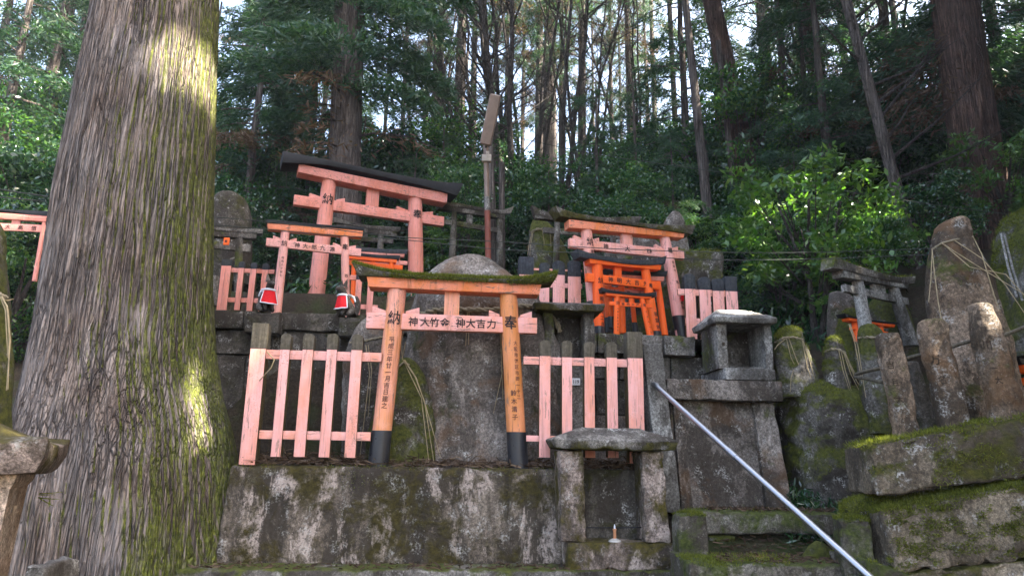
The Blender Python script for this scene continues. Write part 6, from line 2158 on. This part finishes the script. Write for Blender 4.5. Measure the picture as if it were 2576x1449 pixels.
# the row of tall trunks against the sky
rows = [(1138, 330, 34, 15), (1182, 270, 20, 17), (1266, 330, 13, 16), (1352, 420, 24, 17), (1376, 420, 38, 18), (1463, 300, 26, 15), (1412, 330, 14, 19), (1545, 330, 13, 20), (1598, 330, 20, 19), (1660, 330, 15, 21), (1716, 330, 17, 17),
        (1085, 330, 14, 19), (1052, 330, 13, 21), (992, 330, 14, 18), (945, 330, 12, 20), (1310, 330, 12, 22), (1500, 330, 9, 24), (1228, 330, 11, 23), (780, 330, 16, 17), (720, 330, 12, 19), (650, 330, 20, 15), (1958, 380, 18, 18), (1640, 330, 9, 23), (1570, 330, 9, 25), (2180, 300, 22, 16), (2330, 330, 20, 17), (60, 330, 22, 13), (150, 330, 14, 17)]
g = random.Random(21)
pc = [conifer(301, 17, 0.16, 3.6, 2.3, 84, 200, bark='bark2', deadfrac=0.2, zpow=0.75, hid=1.4, top=0.3, L=0.15, Wd=0.022), conifer(302, 18, 0.15, 5.0, 2.2, 78, 200, bark='bark2', deadfrac=0.25, curve=0.12, zpow=0.75, hid=1.4, top=0.3, L=0.15, Wd=0.022), conifer(303, 16, 0.15, 3.4, 2.3, 84, 190, bark='bark2', deadfrac=0.25, curve=-0.1, zpow=0.75, hid=1.4, top=0.3, L=0.15, Wd=0.022)]
lab_thick = 'tall backlit trunk on the crest, '
names = {1138: 'the thick grey one left of the lamp', 1182: 'sunlit along its right edge, left of the lamp', 1376: 'the thickest one, right of the lamp', 1352: 'close beside the thickest one right of the lamp', 1463: 'standing clear against the brightest sky right of the lamp', 650: 'just right of the big cedar', 60: 'at the left edge of the picture'}
for k, (px, py, wd, d) in enumerate(rows):
    f = foot(px, d)
    sc_r = wd / F * d / 2 / 0.145
    if px in names:
        plant('cedar_tree', pc[k % 3], f, (sc_r * 1.0, sc_r * 1.0, 1.0) if False else (max(0.6, sc_r), max(0.6, sc_r), g.uniform(0.95, 1.15)), g.uniform(0, 6.28), lab_thick + names[px], 'tree', 'backlit trees on the crest')
    else:
        plant('cedar_tree', pc[k % 3], f, (max(0.35, sc_r), max(0.35, sc_r), g.uniform(0.9, 1.2)), g.uniform(0, 6.28), 'slender trunk among the backlit row of trees on the crest', 'tree', 'slender backlit trees on the crest')
for k in range(10):
    px, d = -100 + 2800 * (k + g.random()) / 10, g.uniform(22, 31)
    plant('cedar_tree', pc[k % 3], foot(px, d), (0.9, 0.9, g.uniform(0.85, 1.15)), g.uniform(0, 6.28), 'far cedar closing the view high on the crest of the slope', 'tree', 'far cedars closing the view')
# bare forking trees in front of the sky
bt = [bare_tree(401, 7.5, 5, lean=0.22), bare_tree(402, 7, 4, lean=0.25, rt=0.06), bare_tree(403, 8, 3, lean=0.3, rt=0.06)]
for k, (px, d, s_) in enumerate(((1275, 10.5, 1.0), (1330, 13, 1.1), (1405, 12, 1.0), (1180, 12.5, 0.9), (1480, 14, 1.1), (2240, 12, 1.1), (1050, 13, 0.9), (1620, 14, 1.0), (2130, 13.5, 1.1))):
    plant('bare_tree', bt[k % 3], foot(px, d), s_, k * 1.7, ('many stemmed bare tree forking just behind the lamp' if k == 0 else 'bare many stemmed tree forking into twigs against the sky'), 'tree', None if k == 0 else 'bare trees in the wood')
# dense young cedars
dc = [conifer(311, 8.5, 0.11, 1.2, 1.9, 44, 230, deadfrac=0.08, L=0.13, Wd=0.022), conifer(312, 10, 0.12, 1.6, 2.1, 46, 230, deadfrac=0.15, L=0.13, Wd=0.022), conifer(313, 7.5, 0.10, 0.9, 1.7, 42, 240, deadfrac=0.15, L=0.13, Wd=0.022)]
spots = [(660, 11, 1.0), (740, 13, 1.1), (600, 9.8, .8), (1740, 12, .85), (1830, 15, 1.0), (2010, 11, .95), (2110, 10, .85), (2300, 11.5, 1.0), (2590, 11, 1.0), (2600, 13, 1.2), (2740, 9.6, 1.0),
         (-60, 9, 1.0), (40, 11, 1.0), (110, 13, 1.2), (-120, 12, 1.2), (320, 12, 1.2), (1970, 17, 1.3)]
for k, (px, d, s_) in enumerate(spots):
    side = 'left of the big cedar' if px < 250 else ('behind the tallest pink torii' if px < 1200 else ('behind the large pink torii' if px < 1800 else 'at the right above the brown pillars'))
    plant('young_cedar', dc[k % 3], foot(px, d), s_ * g.uniform(0.92, 1.08), g.uniform(0, 6.28), 'dense drooping young cedar on the wooded slope ' + side, 'tree', 'young cedars ' + side)
# evergreen shrubs: the dark band behind the shrine
sh = [broadleaf(501, M_['leafdark'], nclump=64, nper=190, L=0.066, Wd=0.031), broadleaf(502, M_['leafmid'], nclump=54, nper=190, L=0.062, Wd=0.030), broadleaf(503, M_['leafdark'], rx=1.1, rz=1.0, nclump=62, nper=170, L=0.075, Wd=0.034), broadleaf(504, M_['leafmid'], rx=0.9, rz=1.3, nclump=56, nper=190, L=0.066, Wd=0.03)]
lime = broadleaf(505, M_['leaflime'], nclump=40, nper=70, cr=0.22, L=0.10, Wd=0.038)
k = 0
for (d, x0_, x1_, step, smin, smax) in ((9.6, 560, 1330, 120, 0.55, 0.8), (9.2, 1400, 2100, 110, 0.55, 0.8), (10.3, 520, 2150, 125, 0.7, 1.0), (11.2, 480, 2700, 130, 0.85, 1.25), (12.8, 450, 2700, 125, 0.9, 1.35), (14.6, 430, 2700, 135, 0.8, 1.2), (17, 400, 2700, 135, 0.7, 1.0), (20.5, -50, 2700, 130, 0.6, 0.9), (8.0, 1950, 2330, 130, 0.45, 0.65), (7.6, -160, 110, 70, 0.6, 0.9), (9.0, -160, 260, 80, 0.8, 1.2), (11, -160, 300, 90, 1.0, 1.5)):
    px = x0_
    while px < x1_:
        x_ = px + g.uniform(-40, 40)
        dd = d + g.uniform(-0.5, 0.5)
        s_ = g.uniform(smin, smax)
        if 1270 < x_ < 1520 and d > 11:
            s_ *= 0.72
        reg = 'left of the big cedar' if x_ < 300 else ('behind the tallest pink torii' if x_ < 1200 else ('behind the lamp pole' if x_ < 1400 else ('behind the large pink torii' if x_ < 1900 else 'at the right below the massive trunk')))
        if k % 3 == 1 and d < 15 and x_ > 300:
            q = s_ * 0.42
            plant('young_cedar', dc[k % 2 * 2], foot(x_, dd), (q * 1.25, q * 1.25, q * g.uniform(0.9, 1.3)), g.uniform(0, 6.28), 'feathery cedar sapling among the shrubs ' + reg, 'tree', 'cedar saplings ' + reg)
            k += 1
            px += step * g.uniform(0.7, 1.0)
            continue
        plant('evergreen_shrub', sh[k % 4], foot(x_, dd), (s_, s_, s_ * g.uniform(0.85, 1.2)), g.uniform(0, 6.28), 'glossy dark evergreen shrub on the slope ' + reg, 'shrub', 'evergreen shrubs ' + reg)
        k += 1
        px += step * g.uniform(0.8, 1.2)
# bright young growth
for (px, d, s_, lb) in ((2050, 7.5, 1.0, 'young lime green shrub catching the light above the stone altar roof'), (2000, 8.2, 0.7, 'lime leaved shrub beside the thick leaning trunk'), (1140, 8.9, 0.5, 'low lime leaved shrub seen through the tallest pink torii'), (1620, 10.5, 0.7, 'lime leaved bush high on the slope behind the large pink torii'), (2560, 8.6, 0.8, 'lime leaved bush behind the massive red brown trunk'), (1560, 13, 0.9, 'lime leaved bush under the bright sky right of the lamp'), (2200, 8.0, 0.55, 'small lime leaved bush beside the thin leaning trunk'), (1760, 9.6, 0.6, 'lime leaved bush between the thin dark trunks')):
    plant('lime_shrub', lime, foot(px, d), s_, px * 0.37, lb, 'shrub', 'lime green shrubs')

# ------------------------------------------------------------------ cedars added out of the picture at the right, to keep sun off the shrine
BEAMS = []  # sun lines cut free of leaves in the added crowns, to place light patches
def beam(px, py, d, r):
    BEAMS.append((np.array(P(px, py, d)), r))
for (px_, py_, r_b) in ((405, 120, .09), (430, 150, .12), (450, 90, .08), (420, 210, .06), (470, 130, .12), (510, 150, .13), (535, 190, .12), (465, 190, .10), (500, 225, .10), (538, 270, .09), (530, 330, .05), (520, 880, .03), (530, 950, .03), (538, 1020, .03), (515, 1000, .05), (500, 1060, .08), (525, 1060, .04), (525, 1100, .04), (485, 1000, .09), (488, 930, .07), (490, 1110, .08), (500, 1215, .05), (420, 1240, .04), (535, 700, .03), (470, 1390, .03)):
    BEAMS.append((np.array(front_of(GREAT, px_, py_, 0.0, 4.9)), r_b))
for q in ((2060, 470, 7.5, .28), (2030, 520, 7.4, .24), (2110, 500, 7.4, .26), (2000, 560, 7.5, .26), (2120, 570, 7.3, .26), (2180, 580, 7.6, .2), (1960, 500, 8.0, .2), (1700, 560, 9.5, .25), (1560, 330, 12.5, .4), (1620, 420, 10.3, .25), (1830, 420, 10, .3), (1900, 480, 9.8, .25), (2250, 460, 9.5, .25), (2560, 420, 9, .3), (2380, 380, 10, .3), (1000, 330, 11, .3), (1110, 430, 9.6, .2), (640, 420, 9.8, .2), (1250, 420, 10.5, .3), (1420, 420, 10.5, .3), (1700, 250, 14, .4), (1980, 250, 11.5, .3), (2180, 250, 12, .3), (1860, 790, 5.6, .17), (880, 745, 6.1, .07), (2090, 855, 5.5, .09), (2000, 835, 5.6, .07), (2170, 680, 6.0, .12), (1950, 1400, 4.5, .10), (2050, 1370, 4.7, .09), (2090, 1300, 4.5, .05), (1228, 690, 6.4, .05), (700, 750, 6.05, .03), (100, 1110, 2.7, .10), (40, 1085, 2.7, .08), (1180, 655, 5.7, .06), (2400, 555, 4.7, .05)):
    beam(*q)
for t in (0.72, 0.85, 0.97):
    pp = P(lerp(1645, 2196, t), lerp(966, 1458, t), lerp(5.2, 3.35, t))
    BEAMS.append((np.array(pp), 0.03))
S_ = np.array(sdir)
def shade_tree(x, y, seed, H=19, n=30000):
    z = ground_z(x, y)
    g = np.random.default_rng(seed)
    o = thing('cedar_tree', (x, y, z), 'unseen dense cedar added right of the picture to shade the shrine', 'tree', 'shade cedars added out of view')
    m = MB()
    m.tube([Vector((x, y, z - .3)), Vector((x + .1, y, z + 5)), Vector((x, y + .1, z + H))], [0.32, 0.24, 0.05], 14)
    m.build('trunk', M_['bark2'], o, smooth=60)
    C = []
    while sum(len(c) for c in C) < n:
        a = g.uniform(0, 6.28, 400)
        h = g.uniform(3.2, H, 400)
        rr = 2.5 * (1 - 0.55 * (h - 3.2) / (H - 3.2)) * g.random(400) ** 0.6
        c = np.stack([x + rr * np.cos(a), y + rr * np.sin(a), z + h], 1)
        C.append(c)
    C = np.concatenate(C)
    C = np.repeat(C, 2, 0) + g.normal(0, 0.12, (len(C) * 2, 3))
    keep = np.ones(len(C), bool)
    for p, r in BEAMS:
        dlt = C - p
        t = dlt @ S_
        q = np.linalg.norm(dlt - t[:, None] * S_, axis=1)
        keep &= ~((q < r + 0.04) & (t > 0.5))
    keep &= C[:, 0] > 0.80 * (C[:, 1] * math.cos(PITCH) + (C[:, 2] - 1.6) * math.sin(PITCH))
    V = leaf_quads(C[keep], 0.22, 0.10, 0.4, g) - np.array([x, y, z])
    f = bpy.data.objects.new('foliage', leaves_mesh('foliage', V, M_['needle']))
    col.objects.link(f)
    f.parent = o
for k, (x, y) in enumerate(((7.4, -0.3), (7.6, 1.5), (8.6, 4.7), (8.8, 6.0), (10.2, 6.8), (10.6, 4.6), (10.8, 2.4), (9.4, 0.9), (7.0, -1.6), (9.2, -1.4), (11.6, 8.6), (12.6, 10.6), (13.8, 12.6), (15.4, 14.6), (12.4, 6.4), (15, 9.5), (6.3, 2.0))):
    shade_tree(x, y, 900 + k, n=(30000 if y < 8 else 4500))
# unseen crowns added above the picture to shade the wood, gaps left for sun
def high_crown(root, x, y, z0, z1, r, n, seed):
    g = np.random.default_rng(seed)
    a = g.uniform(0, 6.28, n)
    t = g.random(n)
    rr = r * (1 - 0.6 * t) * g.random(n) ** 0.6
    C = np.stack([x + rr * np.cos(a), y + rr * np.sin(a), z0 + (z1 - z0) * t], 1)
    C[::2] = C[1::2] + g.normal(0, 0.12, C[1::2].shape)
    keep = np.ones(len(C), bool)
    for p, rad in BEAMS:
        dlt = C - p
        tt = dlt @ S_
        keep &= ~((np.linalg.norm(dlt - tt[:, None] * S_, axis=1) < rad + 0.06) & (tt > 0.5))
    f = bpy.data.objects.new('foliage', leaves_mesh('foliage', leaf_quads(C[keep], 0.24, 0.09, 0.4, g) - np.array(wloc(root)), M_['needle']))
    col.objects.link(f)
    f.parent = root
for (rt_, A__, d__, z0_, r__, sd_) in ((r_, A, dr, 9.6, 3.0, 1), (r4, A4, d4, 9.6, 3.2, 2), (r5, A5, d5, 11.5, 2.8, 3), (r3, A3, d3, 9.5, 2.0, 4)):
    k_ = (z0_ + 4 - A__.z) / d__.z
    c_ = A__ + d__ * k_
    high_crown(rt_, c_.x, c_.y, z0_, z0_ + 9, r__, 5000, sd_)
# undergrowth between the boulder and the sloping wall
def undergrowth(name, label, n, fn, L, Wd, mat):
    g = np.random.default_rng(17)
    C = np.array([fn(g) for _ in range(n)])
    T = np.zeros((n, 3))
    T[:, 2] = 0.8
    o = bpy.data.objects.new(name, leaves_mesh(name, leaf_quads(C, L, Wd, 0.2, g, T + g.normal(0, 0.5, (n, 3))), M_[mat]))
    col.objects.link(o)
    tag(o, label, 'plants', kind='stuff')
def ug(g):
    q = P(g.uniform(1975, 2200), 1200, g.uniform(5.0, 5.6))
    return (q.x, q.y, ground_z(q.x, q.y) + abs(g.normal(0, 0.05)))
undergrowth('undergrowth', 'dark ferns and grass between the dark boulder and the sloping wall', 1600, ug, 0.09, 0.014, 'leafdark')
def ug2(g):
    x, y = g.uniform(-2.4, 4.2), g.uniform(7.25, 9.2)
    return (x, y, ground_z(x, y) + abs(g.normal(0, 0.12)))
undergrowth('undergrowth', 'low dark plants on the earth behind the shrine', 9000, ug2, 0.13, 0.03, 'leafdark')

def lf2(g):
    c = g.integers(0, 4)
    if c == 0:
        q = P(g.uniform(1790, 2180), 1400, g.uniform(4.3, 4.68))
        return (q.x, q.y, P(1950, 1418, 4.3).z + 0.012)
    if c == 1:
        u, v = g.uniform(u0_l, u1_l), g.uniform(-0.29, -0.02)
        q = FR.W(u, v, zl + 0.006)
        return tuple(q)
    if c == 2:
        q = P(g.uniform(1780, 2100), 1280, g.uniform(5.02, 5.28))
        return (q.x, q.y, P(1900, 1287, 5.0).z + 0.012)
    q = P(g.uniform(1800, 2120), 1400, g.uniform(4.72, 5.1))
    return (q.x, q.y, ground_z(q.x, q.y) + 0.02)
u0_l, u1_l = fuv(445, 1440, -0.3)[0], fuv(1730, 1445, -0.3)[0]
litter('leaf_litter', 1500, lf2, 'dry needles and bits of twig scattered on the ledge and the steps', 0.05)

# ------------------------------------------------------------------ the air in the wood
def haze():
    m = MB()
    pl = Plane(Vector((-38, 0, 0)), Vector((38, 0, 0)))
    m.box(pl, 0, 76, -12, 42, -1.5, 32)
    mt = bpy.data.materials.new('haze')
    mt.use_nodes = True
    nt = mt.node_tree
    nt.nodes.clear()
    o = nt.nodes.new('ShaderNodeOutputMaterial')
    v = nt.nodes.new('ShaderNodeVolumePrincipled')
    v.inputs['Color'].default_value = (0.93, 0.96, 1.0, 1)
    v.inputs['Density'].default_value = 0.0016
    v.inputs['Anisotropy'].default_value = 0.2
    nt.links.new(v.outputs[0], o.inputs['Volume'])
    h = m.build('haze', mt, None, smooth=0)
    tag(h, kind='stuff')
haze()
